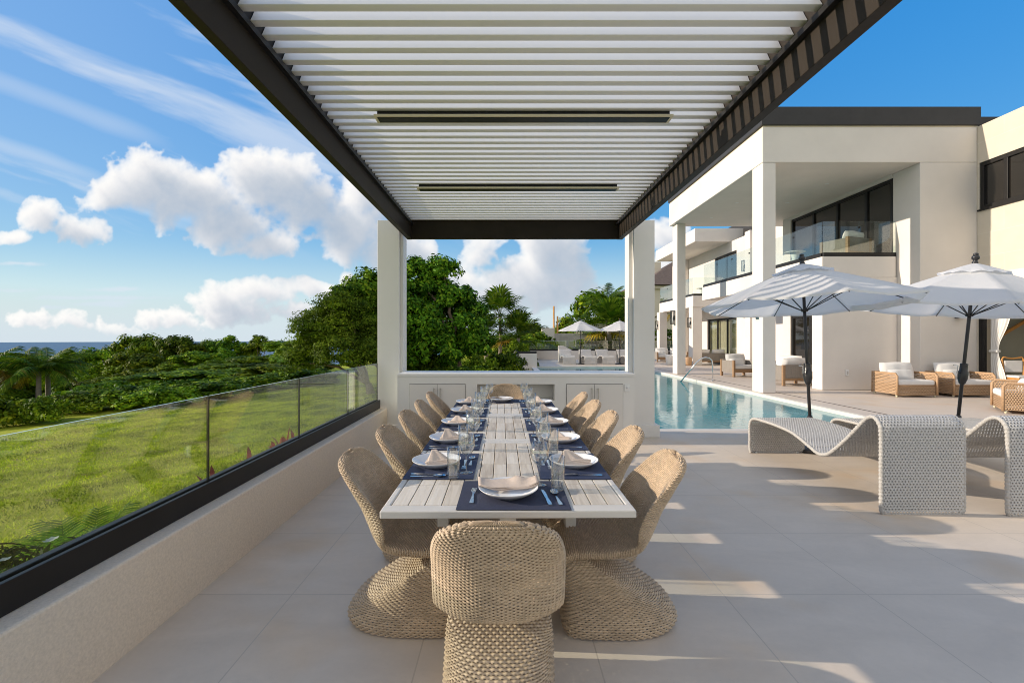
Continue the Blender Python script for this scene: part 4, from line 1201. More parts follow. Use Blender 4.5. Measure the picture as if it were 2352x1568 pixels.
# ================================================================ far terrace beyond the pool
o = MB().box(.45, 1.62, 24.0, 24.5, -1.6, .70).box(.45, .75, 24.5, 33.3, -1.6, .70).build('boundary_wall', stucco, bev=.01)
tag(o, 'white rendered wall at the corner of the far pool terrace', 'wall')
o = MB().box(.75, 30, 33.2, 33.5, -.8, .60).build('boundary_wall', stucco, bev=.01)
tag(o, 'low white wall along the back of the far pool terrace', 'wall')
fb = thing('glass_balustrade', (1.0, 33.3, .60), 'glass balustrade in a black shoe along the back of the far terrace', 'balustrade')
MB().box(-.2, 29, -.05, .05, 0, .12).build('base_shoe', m_black, fb)
for k in range(14): MB().box(-.2 + 1.6 * k, 1.39 + 1.6 * k, -.007, .007, .12, .75).build('glass_panel', g_rail, fb)
fb2 = thing('glass_balustrade', (.6, 24.2, .70), 'short glass balustrade with a black shoe on the far corner wall', 'balustrade')
MB().box(-.13, 1.0, -.15, .25, .002, .10).build('base_shoe', m_black, fb2)
MB().box(-.05, .0, .26, 9, .002, .10).build('base_shoe', m_black, fb2)
for k in range(6): MB().box(-.03, -.018, .3 + 1.45 * k, 1.73 + 1.45 * k, .10, .8).build('glass_panel', g_rail, fb2)
sw_ = MB()
V = [(3.1, 28.9, 0), (3.1, 31.5, 0), (3.1, 31.5, 1.25), (3.1, 28.9, 1.25), (3.5, 28.9, 0), (4.6, 31.5, 0), (4.6, 31.5, .65), (3.5, 28.9, 1.25)]
sw_.prism([(3.42, 29.9), (3.75, 29.9), (3.75, 30.15), (3.42, 30.15)], 0, 1.02)
sw_.add([(3.75, 29.9, 0), (4.5, 29.9, 0), (4.5, 30.15, 0), (3.75, 30.15, 0), (3.75, 29.9, 1.02), (4.5, 29.9, .62), (4.5, 30.15, .62), (3.75, 30.15, 1.02)], [(3, 2, 1, 0), (4, 5, 6, 7), (0, 1, 5, 4), (1, 2, 6, 5), (2, 3, 7, 6), (3, 0, 4, 7)])
o = sw_.build('stair_wall', stucco, bev=.01); tag(o, 'white wall with a sloping top behind the far loungers', 'wall')
# unfinished concrete house and poles behind
ch = thing('concrete_house', (5.95, 42.6, -.35), 'low unfinished grey concrete house beyond the far hedge', 'house')
MB().box(-1.6, 2.2, 0, 5, 0, 2.55).box(2.2, 7.4, .6, 5, 0, 2.2).build('wall', m_conc, ch, bev=.02)
MB().box(-2.9, -1.62, -.4, 4, 1.35, 3.1).build('balcony_parapet', stucco, ch, bev=.02)
MB().box(1.2, 5.2, -.5, 5, 2.56, 3.5).build('roof', m_conc, ch, bev=.02)
MB().box(5.0, 8.4, .2, 5, 2.3, 3.0).build('roof', m_conc, ch, bev=.02)
w_ = MB().box(4.2, 5.5, .57, .599, .5, .95).build('window', m_dark, ch)
for (u, v0, h_, lab) in ((1272, 703, 5.6, 'tall bare wooden pole standing on the concrete house'), (1280.5, 726, 4.4, 'shorter bare wooden pole standing on the concrete house')):
    p = px2(u, v0, 43.4)
    o = MB().tube([(0, 0, 0), (0, 0, p.z + .4)], [.10, .08], 10).build('wooden_pole', m_orange); o.location = (p.x, 43.4, -.4)
    tag(o, lab, 'pole', 'wooden poles')
ch.scale = (.91, .91, .91)
# neighbour's villa
nh = thing('neighbour_house', (19.5, 52, 0), 'cream house with a brown shingled hip roof behind the villa', 'house')
MB().box(-4.5, 9, -3, 8, 0, 7.2).build('wall', stucco_warm, nh, bev=.02)
def hip(x0, x1, y0, y1, z0, z1):
    m_ = (y1 - y0) / 2
    return ([(x0, y0, z0), (x1, y0, z0), (x1, y1, z0), (x0, y1, z0), (x0 + m_, y0 + m_, z1), (x1 - m_, y0 + m_, z1)], [(3, 2, 1, 0), (0, 1, 5, 4), (1, 2, 5), (2, 3, 4, 5), (3, 0, 4)])
rf = MB().add(*hip(-5.2, 9.6, -3.7, 8.7, 7.22, 11.0))
ro = rf.build('roof', m_shingle, nh)
MB().box(-2.3, -1.5, 1.0, 1.8, 8.4, 10.4).build('chimney', stucco_warm, ro)
MB().box(-4.9, 9.3, -3.3, -3.02, 6.8, 7.15).build('cornice', stucco_warm, nh, bev=.05)
o = MB().box(13.5, 30, 45, 45.3, -.5, 2.4).build('boundary_wall', stucco, bev=.02); tag(o, 'plain white garden wall before the shingled house', 'wall')
# ================================================================ terrain and sea
def TZ(x, y):
    """height of the ground outside the terrace"""
    x = np.asarray(x, float); y = np.asarray(y, float)
    z = -.75 - .055 * np.maximum(0, -x - 2) + np.clip((y - 18) / 14, 0, 1) * .45 * np.clip((x + 14) / 12, 0, 1)
    z = np.where(x > 0, z + np.clip(x / 3, 0, 1) * .0, z)
    s = np.maximum(0, -x - 22 - .45 * (y - 10) * 0)
    z = z - .17 * s
    z = z - .12 * np.maximum(0, y - 75)
    z = z + .05 * np.sin(x * .7 + y * .33) + .04 * np.sin(x * .31 - y * .6 + 1) * 1.5
    return np.maximum(z, -103)
def tz(x, y): return float(TZ(x, y))
ax = np.r_[np.linspace(-1000, -120, 30), np.linspace(-110, -30, 30), np.linspace(-28, 6, 86), np.linspace(8, 60, 22), np.linspace(80, 700, 20)]
ay = np.r_[np.linspace(-300, -20, 12), np.linspace(-16, 44, 100), np.linspace(48, 120, 22), np.linspace(140, 1000, 30)]
gx, gy = np.meshgrid(ax, ay, indexing='ij')
gz = TZ(gx, gy)
inside = (gx > -2.0) & (gx < 40) & (gy > -3.5) & (gy < 34)
gz = np.where(inside & ((gx > .8) | (gy < 7.2)), np.minimum(gz, -1.7), gz)
V = np.stack([gx, gy, gz], -1).reshape(-1, 3)
n, m = gx.shape
i, j = np.meshgrid(np.arange(n - 1), np.arange(m - 1), indexing='ij')
a = i * m + j
F = np.stack([a, a + m, a + m + 1, a + 1], -1).reshape(-1, 4)
mg, b, pb = newmat('lawn_ground')
co = objco(b)
n1 = b.noise(co, .35, 5, .6, .3); n2 = b.noise(b.vm('MULTIPLY', co, (1, 1.6, 1)), 2.2, 6, .65); n3 = b.noise(co, 24, 4, .7)
f = b.m('ADD', b.m('ADD', b.m('MULTIPLY', n1, .45), b.m('MULTIPLY', n2, .3)), b.m('MULTIPLY', n3, .35))
c = b.ramp(f, [(.34, (.14, .205, .012)), (.47, (.25, .30, .018)), (.57, (.345, .375, .028)), (.70, (.42, .42, .05))])
dry = b.m('MULTIPLY', b.smooth(b.noise(b.vm('MULTIPLY', co, (1, 2.4, 1)), .9, 5, .62, .4), .55, .68), .75)
c = b.mix(dry, c, (.21, .165, .07))
b.l.new(c, pb.inputs['Base Color']); pb.inputs['Roughness'].default_value = .9; pb.inputs['Specular IOR Level'].default_value = .1
addbump(b, pb, b.m('ADD', n3, b.m('MULTIPLY', n2, .8)), .9, .05)
gr_ = mk('lawn', V, F, mg, None, None, True); gr_['kind'] = 'structure'
ms, b, pb = newmat('sea_water')
co = objco(b)
b.l.new(b.ramp(b.noise(b.vm('MULTIPLY', co, (1, 6, 1)), .0012, 5, .6), [(.35, (.030, .085, .165)), (.7, (.05, .125, .215))]), pb.inputs['Base Color'])
pb.inputs['Roughness'].default_value = .42; pb.inputs['IOR'].default_value = 1.33; pb.inputs['Specular IOR Level'].default_value = .35
addbump(b, pb, b.noise(b.vm('MULTIPLY', co, (1, 3, 1)), .02, 5, .6), .5, 4)
rad = [0] + list(np.geomspace(300, 17600, 24))
mb = MB().lathe([(r, 0) for r in rad[1:]], 96).add([(300 * math.cos(2 * PI * k / 96), 300 * math.sin(2 * PI * k / 96), 0) for k in range(96)], [tuple(range(96))])
o = mb.build('sea', ms, loc=(0, 0, -100)); o['kind'] = 'structure'
# ---- grass blades on the part of the lawn seen close up
q = np.random.default_rng(3)
def blades(n, x0, x1, y0, y1, hgt):
    x = q.uniform(x0, x1, n); y = q.uniform(y0, y1, n)
    keep = q.uniform(0, 1, n) < np.clip(1.25 + (x + 2) / 14, .12, 1)
    x, y = x[keep], y[keep]; n = len(x)
    z = TZ(x, y)
    a = q.uniform(0, 2 * PI, n); h = hgt * q.uniform(.5, 1.3, n); w = .006 + .004 * q.uniform(0, 1, n) + .0006 * np.hypot(x, y)
    lx, ly = q.normal(0, .6, n) * h, q.normal(0, .6, n) * h
    P0 = np.stack([x - np.cos(a) * w, y - np.sin(a) * w, z - .01], 1); P1 = np.stack([x + np.cos(a) * w, y + np.sin(a) * w, z - .01], 1)
    P2 = np.stack([x + lx, y + ly, z + h], 1)
    V = np.stack([P0, P1, P2], 1).reshape(-1, 3); F = np.arange(3 * n).reshape(-1, 3)
    return V, F
V, F = blades(190000, -15, -2.2, 2.0, 24, .042)
m_grass = leafmat('lawn_blades', [(0, (.17, .235, .012)), (.5, (.31, .355, .022)), (.85, (.41, .43, .045)), (1, (.38, .33, .09))], .6, .35, .2)
o = mk('grass', V, F, m_grass); o['kind'] = 'stuff'; o['label'] = 'short sunlit lawn grass sloping away beyond the balustrade'

# ================================================================ foliage
def leaves(C, nrm, size, rg, aspect=.55, spread=.7, fold=.25):
    """rhombic leaves at points C, roughly facing nrm"""
    n = len(C)
    N = nrm + rg.normal(0, spread, (n, 3)); N /= np.linalg.norm(N, axis=1, keepdims=True) + 1e-9
    T = np.cross(N, rg.normal(0, 1, (n, 3))); T /= np.linalg.norm(T, axis=1, keepdims=True) + 1e-9
    B = np.cross(N, T)
    s = (size * rg.uniform(.6, 1.3, n))[:, None]
    a = C - T * s * .5; c = C + T * s * .5
    l = C + B * s * aspect * .5 + N * s * fold * .25 - T * s * .05; r_ = C - B * s * aspect * .5 + N * s * fold * .25 - T * s * .05
    V = np.stack([a, l, c, r_], 1).reshape(-1, 3)
    return V, np.arange(4 * n).reshape(-1, 4)
def crown_pts(lobes, nclump, per, cr, rg, flat=1.0, inner=.45, crv=.35):
    C, N = [], []
    vol = np.array([l[3] * l[4] * l[5] for l in lobes]) ** .67; vol /= vol.sum()
    cnt = np.maximum(3, (vol * nclump).astype(int))
    for (x, y, z, a, b_, c_), k in zip(lobes, cnt):
        d = rg.normal(0, 1, (k, 3)); d /= np.linalg.norm(d, axis=1, keepdims=True)
        d[:, 2] = np.where(d[:, 2] < -.55, -d[:, 2], d[:, 2])
        rr = np.where(rg.uniform(0, 1, k) < inner, rg.uniform(.35, .85, k), rg.uniform(.82, 1.08, k))
        cc = np.array([x, y, z]) + d * rr[:, None] * np.array([a, b_, c_])
        for p, dd in zip(cc, d):
            rad = cr * rg.uniform(1 - crv, 1 + crv)
            o = rg.normal(0, 1, (per, 3)); o /= np.linalg.norm(o, axis=1, keepdims=True)
            o *= (rg.uniform(.15, 1, (per, 1)) ** .5) * rad * np.array([1, 1, .75 * flat])
            C.append(p + o)
            N.append(o / rad * 1.3 + dd * .7 + np.array([0, 0, .35]))
    return np.vstack(C), np.vstack(N)
def crown(name, parent, lobes, nclump, per, cr, size, m, seed, flat=1.0, aspect=.55, inner=.35, spread=.42):
    rg = np.random.default_rng(seed)
    C, N = crown_pts(lobes, nclump, per, cr, rg, flat, inner)
    V, F = leaves(C, N, size, rg, aspect, spread)
    return mk(name, V, F, m, parent)
def limb(mb, a, c, r0, r1, rg, n=7, wob=.06):
    a, c = np.array(a, float), np.array(c, float); L = np.linalg.norm(c - a)
    pts = []; rad = []
    for k in range(n + 1):
        t = k / n
        p = a + (c - a) * t + rg.normal(0, wob * L * .3, 3) * math.sin(PI * t) + np.array([0, 0, .10 * L * math.sin(PI * t)])
        pts.append(p); rad.append(r0 + (r1 - r0) * t)
    mb.tube(pts, rad, 8)
def trunk(parent, lobes, base, r, seed, fork=.35, m=None):
    rg = np.random.default_rng(seed); mb = MB()
    base = np.array(base, float)
    top = np.mean([l[:3] for l in lobes], axis=0)
    fk = base + (top - base) * fork; fk[:2] = base[:2] * .7 + fk[:2] * .3
    mb.tube([base + np.array([0, 0, -.3]), base + np.array([0, 0, .05]), base * .6 + fk * .4, fk], [r * 1.5, r * 1.2, r, r * .85], 10)
    for l in lobes: limb(mb, fk - np.array([0, 0, .05]), np.array(l[:3]), r * .5, r * .12, rg)
    return mb.build('trunk', m or m_bark, parent)
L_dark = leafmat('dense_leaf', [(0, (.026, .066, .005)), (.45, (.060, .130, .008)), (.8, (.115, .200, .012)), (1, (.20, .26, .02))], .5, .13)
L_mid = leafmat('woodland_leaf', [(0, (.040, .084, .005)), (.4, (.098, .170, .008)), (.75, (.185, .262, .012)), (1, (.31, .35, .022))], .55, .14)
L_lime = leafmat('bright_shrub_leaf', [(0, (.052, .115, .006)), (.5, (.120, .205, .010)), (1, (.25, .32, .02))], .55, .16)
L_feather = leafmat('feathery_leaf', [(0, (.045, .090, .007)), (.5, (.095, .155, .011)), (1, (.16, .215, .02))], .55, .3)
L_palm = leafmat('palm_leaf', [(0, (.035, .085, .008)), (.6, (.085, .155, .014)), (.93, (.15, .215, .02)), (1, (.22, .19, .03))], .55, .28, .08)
L_young = leafmat('young_palm_leaf', [(0, (.10, .22, .02)), (.6, (.17, .32, .03)), (1, (.28, .42, .06))], .5, .5)
L_red = leafmat('red_cordyline_leaf', [(0, (.14, .012, .025)), (.6, (.26, .020, .035)), (1, (.36, .06, .05))], .4, .3, .4)
L_flower = leafmat('white_petal', [(0, (.8, .8, .76)), (1, (.85, .85, .82))], .6, .3)
L_dry = leafmat('yellow_frond', [(0, (.20, .13, .02)), (1, (.30, .22, .03))], .5, .3)

# ---- woodland beyond the lawn: a few kinds, each tree standing on its own
def proto(seed, kind):
    q_ = random.Random(seed)
    lob = []
    k = {'round': 11, 'wide': 14, 'tall': 12, 'open': 8}[kind]
    for _ in range(k):
        an = q_.uniform(0, 2 * PI); rr = q_.uniform(.2, 1.25 if kind != 'wide' else 1.7)
        z = q_.uniform(.9, 3.2) if kind != 'tall' else q_.uniform(.9, 4.0)
        rr *= .55 + .45 * math.sin(PI * min(1, z / (3.6 if kind != 'tall' else 4.4)))
        s = q_.uniform(.40, .78)
        lob.append((math.cos(an) * rr, math.sin(an) * rr, z, s, s, s * q_.uniform(.6, .9)))
    lob.append((0, 0, 3.2 if kind != 'tall' else 4.1, .62, .62, .5))
    return lob
def make_tree(seed, kind, m, size, nclump, per, cr):
    t = thing('woodland_tree', (0, 0, 0), 'x', 'tree', 'trees of the woodland beyond the lawn')
    lob = proto(seed, kind)
    crown('crown', t, lob, nclump, per, cr, size, m, seed)
    trunk(t, lob, (0, 0, -.6), .11, seed)
    return t
TREES = [make_tree(11, 'round', L_mid, .175, 120, 140, .34), make_tree(12, 'wide', L_dark, .17, 150, 130, .34), make_tree(13, 'tall', L_mid, .17, 125, 130, .34), make_tree(14, 'open', L_feather, .145, 90, 130, .36), make_tree(15, 'wide', L_lime, .17, 140, 130, .34)]
TL = ['bushy mid green tree in the woodland between the lawn and the sea', 'broad dark green tree in the woodland between the lawn and the sea', 'tall tree rising from the woodland between the lawn and the sea', 'open crowned feathery tree in the woodland between the lawn and the sea', 'broad yellow green tree in the woodland between the lawn and the sea']
used = {}
rng = random.Random(21)
def put(kind, u, d, vtop, wpx=None, sq=1.0):
    vtop += rng.uniform(-9, 9) if vtop > 800 else rng.uniform(-3, 3); u += rng.uniform(-12, 12)
    p = px2(u, vtop, d); g = tz(p.x, p.y)
    H = max(1.2, p.z - g + .1)
    hh = {0: 3.75, 1: 3.7, 2: 4.7, 3: 3.75, 4: 3.7}[kind]
    sz = H / hh
    sx = sz if wpx is None else wpx * d / 1045 / {0: 3.0, 1: 3.9, 2: 3.0, 3: 3.0, 4: 3.9}[kind]
    if not used.get(kind): o = TREES[kind]; used[kind] = 1
    else: o = copy_tree(TREES[kind])
    o.location = (p.x, p.y, g - .05); o.scale = (sx, sx, sz); o.rotation_euler = (0, 0, rng.uniform(0, 6.28))
    o['label'] = TL[kind]; o['group'] = ['bushy', 'dark', 'tall', 'feathery', 'yellow green'][kind] + ' trees of the woodland'
for row in [
    # far row against the sea
    (1, 25, 58, 828, 90), (0, 66, 60, 818, 70), (1, 118, 55, 822, 110), (2, 168, 52, 806, 70), (0, 215, 52, 806, 100), (3, 262, 54, 797, 80), (1, 300, 50, 800, 100),
    (0, 352, 48, 776, 110), (1, 398, 46, 779, 130), (0, 444, 46, 792, 90), (3, 478, 48, 783, 80), (1, 520, 46, 790, 100), (2, 542, 47, 772, 70), (2, 585, 46, 771, 75), (0, 630, 43, 784, 95), (4, 672, 40, 786, 110), (1, 715, 38, 790, 110),
    # middle row
    (0, 20, 42, 848, 120), (1, 75, 44, 842, 120), (4, 135, 44, 846, 120), (1, 185, 41, 838, 130), (2, 225, 40, 822, 80), (4, 270, 40, 830, 130), (3, 318, 39, 838, 90), (0, 345, 38, 822, 120), (4, 400, 37, 826, 140), (0, 455, 37, 815, 120), (3, 500, 36, 822, 110), (1, 545, 36, 818, 120), (4, 592, 35, 812, 130), (0, 645, 33, 812, 120), (1, 700, 31, 810, 130),
    (4, 240, 34, 862, 130), (0, 305, 32, 860, 120), (4, 370, 31.5, 850, 140), (1, 430, 31, 856, 130), (0, 490, 31, 846, 120), (4, 545, 30.5, 850, 130), (1, 600, 30, 842, 130), (4, 655, 29, 840, 120), (0, 705, 28, 835, 120),
    (1, 10, 25, 882, 150), (4, 265, 27, 872, 140), (1, 325, 27.5, 880, 150), (0, 385, 27.5, 856, 150), (1, 445, 28, 872, 130), (0, 510, 28.5, 862, 150), (1, 570, 28.5, 856, 130), (0, 630, 28, 848, 150)]:
    put(*row)
# shrubs along the edge of the lawn
def make_shrub(seed, m, size, label, name='shrub', n=120, per=38, group='shrubs along the edge of the lawn'):
    t = thing(name, (0, 0, 0), label, 'shrub', group)
    q_ = random.Random(seed)
    lob = [(q_.uniform(-.7, .7), q_.uniform(-.5, .5), q_.uniform(.35, .75), q_.uniform(.4, .65), q_.uniform(.4, .6), q_.uniform(.3, .5)) for _ in range(6)]
    crown('foliage', t, lob, n, per, .20, size, m, seed)
    return t
SH = [make_shrub(31, L_mid, .13, 'x'), make_shrub(32, L_lime, .13, 'x'), make_shrub(33, L_dark, .12, 'x')]
SLB = ['mid green shrub along the far edge of the lawn', 'bright lime green shrub along the far edge of the lawn', 'dark green shrub along the far edge of the lawn']
used2 = {}
for (k, u, d, vt, w) in [(0, 5, 16.8, 915, 130), (2, 60, 18, 922, 130), (1, 118, 17.2, 925, 120), (0, 178, 18.5, 912, 130), (1, 236, 18.4, 905, 130), (0, 290, 19.4, 908, 130), (2, 335, 20.5, 900, 130), (1, 395, 20.8, 898, 140), (0, 450, 22, 890, 130), (2, 505, 22.6, 884, 130), (1, 558, 23.5, 880, 130), (0, 612, 24.6, 874, 130), (1, 660, 25.8, 866, 120), (2, 705, 26, 860, 120),
                         (1, 215, 24, 885, 130), (2, 470, 27, 868, 130)]:
    d += rng.uniform(-.9, 1.2); vt += rng.uniform(-14, 16); w *= rng.uniform(.75, 1.15)
    p = px2(u, vt, d); g = tz(p.x, p.y)
    o = SH[k] if not used2.get(k) else copy_tree(SH[k]); used2[k] = 1
    o.location = (p.x, p.y, g - .05); o.scale = (w * d / 1045 / 2.1, w * d / 1045 / 2.1, max(.8, (p.z - g)) / 1.05); o.rotation_euler = (0, 0, rng.uniform(-.6, .6)); o['label'] = SLB[k]; o['group'] = SLB[k].split(' along')[0] + 's by the lawn'
# woodland floor growth behind the shrubs: fills between trunks
def undergrowth(pts, n, size, m, seed, name, label):
    rg = np.random.default_rng(seed)
    C = []
    for (x0, y0, x1, y1, wd, h) in pts:
        t = rg.uniform(0, 1, n); off = rg.uniform(0, wd, n)
        dx_, dy_ = x1 - x0, y1 - y0; L = math.hypot(dx_, dy_); nx, ny = -dy_ / L, dx_ / L
        x = x0 + dx_ * t + nx * off; y = y0 + dy_ * t + ny * off
        hh = h * (.55 + .45 * np.sin(x * 1.3 + 2 * np.sin(y * .9)) * np.cos(y * 1.1))
        C.append(np.stack([x, y, TZ(x, y) + rg.uniform(0, 1, n) ** .7 * np.maximum(.2, hh)], 1))
    C = np.vstack(C)
    V, F = leaves(C, np.tile([0, 0, .8], (len(C), 1)), size, rg, .55, .8)
    o = mk(name, V, F, m); o['kind'] = 'stuff'; o['label'] = label
    return o
undergrowth([(-21.5, 13.5, -13.2, 31.0, 9.0, .9)], 40000, .20, L_dark, 41, 'undergrowth', 'dense dark undergrowth below the woodland trees')
# far low forest towards the coast
rg = np.random.default_rng(77)
x = rg.uniform(-420, -60, 9000); y = rg.uniform(40, 420, 9000)
C = np.stack([x, y, TZ(x, y) + rg.uniform(0, 5.0, 9000)], 1)
V, F = leaves(C, np.tile([0, 0, .8], (9000, 1)), 3.4, rg, .8, .6)
o = mk('far_woodland', V, F, L_mid); o['kind'] = 'stuff'; o['label'] = 'distant woodland falling away towards the sea'

# ---- the large trees beside the pergola columns
def lobes_px(items, d, depth=.8):
    out = []
    for (u, v, r, *dd) in items:
        p = px2(u, v, d + (dd[0] if dd else 0)); k = r * .90 * d / 1045
        out.append((p.x, p.y, p.z, k, k * depth, k * .82))
    return out
def big_tree(items, d, base_u, name, label, m, nclump, per, cr, size, seed, r=.22, flat=1.0, aspect=.55, fork=.3, inner=.35, spread=.42):
    bx = (base_u - 1163) * d / 1045
    g = tz(bx, d)
    t = thing(name, (bx, d, g), label, 'tree')
    lob = [(x - bx, y - d, z - g, a, b_, c_) for (x, y, z, a, b_, c_) in lobes_px(items, d)]
    crown('crown', t, lob, nclump, per, cr, size, m, seed, flat, aspect, inner, spread)
    trunk(t, lob[::2], (0, 0, 0), r, seed, fork)
    return t
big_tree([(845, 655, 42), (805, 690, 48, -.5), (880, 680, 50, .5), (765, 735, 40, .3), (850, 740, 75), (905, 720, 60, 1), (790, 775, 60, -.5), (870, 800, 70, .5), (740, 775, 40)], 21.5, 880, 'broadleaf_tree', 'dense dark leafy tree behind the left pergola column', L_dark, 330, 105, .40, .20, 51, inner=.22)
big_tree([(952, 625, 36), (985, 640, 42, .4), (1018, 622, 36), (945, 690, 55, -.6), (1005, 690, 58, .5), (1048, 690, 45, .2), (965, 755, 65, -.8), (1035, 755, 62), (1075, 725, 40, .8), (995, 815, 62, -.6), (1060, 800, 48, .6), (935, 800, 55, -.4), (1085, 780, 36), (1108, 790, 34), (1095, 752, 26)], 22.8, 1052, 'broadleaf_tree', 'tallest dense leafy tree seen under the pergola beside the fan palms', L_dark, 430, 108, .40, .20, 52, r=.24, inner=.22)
big_tree([(760, 705, 46), (722, 740, 40, .4), (800, 720, 55, .6), (700, 765, 42, -.4), (755, 770, 55), (830, 770, 60, .8), (715, 805, 48, .5), (780, 815, 58, -.4), (690, 835, 40), (845, 820, 55)], 19.5, 852, 'feathery_tree', 'feathery spreading tree with bare low branches left of the pergola column', L_feather, 560, 60, .42, .115, 53, r=.16, flat=.45, aspect=.5, fork=.18, inner=.35)
big_tree([(945, 830, 40), (985, 838, 36, .5), (920, 835, 40, .3)], 22.5, 960, 'leafy_shrub', 'low leafy tree behind the white counter', L_dark, 120, 40, .4, .2, 54, r=.1)
# ---- palms
def pinnate(L, droop, n, wl, seed, mb, M_):
    """one feather frond along +x, arching down"""
    rg = random.Random(seed); pts = []
    for k in range(13):
        t = k / 12; pts.append((L * (t - .12 * t * t * droop), 0, L * (.42 * t - droop * .75 * t * t)))
    mb.tube([M_ @ Vector(p) for p in pts], [.022 * (1 - .8 * k / 12) * L / 2 for k in range(13)], 5)
    P = [Vector(p) for p in pts]
    for k in range(n):
        t = .12 + .88 * k / n; f = t * 12; i = min(11, int(f)); u = f - i
        p = P[i].lerp(P[i + 1], u); d = (P[i + 1] - P[i]).normalized()
        ll = wl * math.sin(PI * (.12 + .82 * t)) ** .7 * rg.uniform(.85, 1.1)
        for sy in (-1, 1):
            dr = Vector((d.x * .55, sy * .85, d.z * .55 - .22 - .28 * rg.random())).normalized()
            tip = p + dr * ll + Vector((0, 0, -.22 * ll))
            md = p + dr * ll * .5 + Vector((0, 0, .03 * ll))
            w_ = d * (.020 * L / 2 + .002)
            V = [M_ @ q_ for q_ in (p - w_, p + w_, md + w_ * 1.0, md - w_ * 1.0, tip)]
            mb.add(V, [(0, 1, 2, 3), (3, 2, 4)])
def feather_palm(loc, H, nf, L, seed, label, name='coconut_palm', r=.14, dry=1, up=1.0):
    t = thing(name, loc, label, 'palm'); rg = random.Random(seed)
    lean = Vector((rg.uniform(-.05, .05) * H, rg.uniform(-.03, .03) * H, 0))
    MB().tube([(0, 0, -.5), (0, 0, 0), tuple(lean * .25 + Vector((0, 0, H * .35))), tuple(lean * .6 + Vector((0, 0, H * .7))), tuple(lean + Vector((0, 0, H)))], [r * 1.5, r * 1.3, r, r * .85, r * .75], 10).build('trunk', m_palmbark, t)
    cr_, dr_ = MB(), MB()
    for k in range(nf):
        a = 2.4 * k + rg.uniform(-.2, .2); e = k / nf
        M_ = Matrix.Translation(lean + Vector((0, 0, H - .05))) @ Matrix.Rotation(a, 4, 'Z') @ Matrix.Rotation(-R(62 * up * (1 - e) - 12), 4, 'Y')
        pinnate(L * rg.uniform(.85, 1.08), .45 + .5 * e + rg.uniform(0, .2), 34, L * .30, seed * 50 + k, cr_ if k < nf - dry else dr_, M_)
    cr_.build('crown', L_palm, t)
    if dry: dr_.build('dry_fronds', L_dry, t)
    return t
def fan_palm(loc, H, nf, rl, seed, label, r=.12, name='fan_palm', dry=1):
    t = thing(name, loc, label, 'palm'); rg = random.Random(seed)
    MB().tube([(0, 0, -.4), (0, 0, 0), (.05, 0, H * .5), (.02, 0.02, H)], [r * 1.4, r * 1.2, r, r * .9], 10).build('trunk', m_palmbark, t)
    cr_, dr_ = MB(), MB()
    for k in range(nf):
        mb_ = cr_ if k < nf - dry else dr_
        a = 2.4 * k + rg.uniform(-.3, .3); e = k / nf
        el = R(80 - 105 * e + rg.uniform(-8, 8))
        d = Vector((math.cos(a) * math.cos(el), math.sin(a) * math.cos(el), math.sin(el)))
        st_ = Vector((0, 0, H)); c_ = st_ + d * rl * rg.uniform(.7, 1.0)
        mb_.tube([st_, st_ + (c_ - st_) * .5 + Vector((0, 0, .05)), c_], [.018, .014, .01], 5)
        side = d.cross(Vector((0, 0, 1))); side = side.normalized() if side.length > .01 else Vector((1, 0, 0)); up = side.cross(d).normalized()
        nb_ = 22
        for s in range(nb_):
            an = (s / (nb_ - 1) - .5) * 2 * R(118)
            fd = (d * math.cos(an) + side * math.sin(an)).normalized()
            ll = rl * (.62 + .38 * math.cos(an)) * rg.uniform(.9, 1.1)
            nx = (d * -math.sin(an) + side * math.cos(an)) * (ll * .055)
            m1 = c_ + fd * ll * .6 + up * (.02 if s % 2 else -.02); tp = c_ + fd * ll + Vector((0, 0, -.22 * ll))
            mb_.add([c_, m1 - nx, tp, m1 + nx], [(0, 1, 2, 3)])
    cr_.build('crown', L_palm, t)
    if dry: dr_.build('dry_fronds', L_dry, t)
    return t
def at(u, d): return ((u - 1163) * d / 1045, d)
def palm_at(fn, u, d, vtop, *a, **k):
    x, y = at(u, d); g = tz(x, y) if not (x > 1 and y < 34) else -.1
    return fn((x, y, g), px2(u, vtop, d).z - g, *a, **k)
palm_at(fan_palm, 1148, 33, 728, 27, 1.42, 3, 'taller fan palm beside the large dark tree, seen under the pergola')
palm_at(fan_palm, 1190, 32, 776, 26, 1.28, 4, 'shorter dark fan palm in front, seen under the pergola')
palm_at(fan_palm, 1116, 34, 770, 22, 1.1, 5, 'fan palm half behind the large dark tree')
palm_at(feather_palm, 1394, 42, 700, 20, 2.9, 7, 'coconut palm with arching fronds above the distant parasols')
palm_at(fan_palm, 1398, 38, 752, 34, 1.6, 8, 'broad fan palm behind the distant parasols', r=.2, dry=3)
palm_at(feather_palm, 1325, 44, 745, 14, 1.6, 9, 'small palm rising behind the left distant parasol', r=.08, dry=0)
palm_at(feather_palm, 88, 25.5, 852, 17, 2.3, 17, 'royal palm with drooping fronds at the edge of the woodland, front of the pair', name='royal_palm', r=.13, up=.85, dry=1)
palm_at(feather_palm, 112, 26.5, 846, 16, 2.4, 18, 'royal palm at the edge of the woodland, rear of the pair', name='royal_palm', r=.13, up=.85, dry=1)
palm_at(feather_palm, -22, 25, 848, 14, 2.2, 19, 'royal palm cut off by the left picture edge', name='royal_palm', r=.13, up=.85, dry=1)
palm_at(feather_palm, 1606, 40, 640, 15, 1.9, 23, 'palm between the villa and the shingled house', r=.12, dry=0)
palm_at(feather_palm, 1552, 37, 720, 14, 1.8, 24, 'palm with orange fronds seen between the far villa columns', r=.1, dry=5)
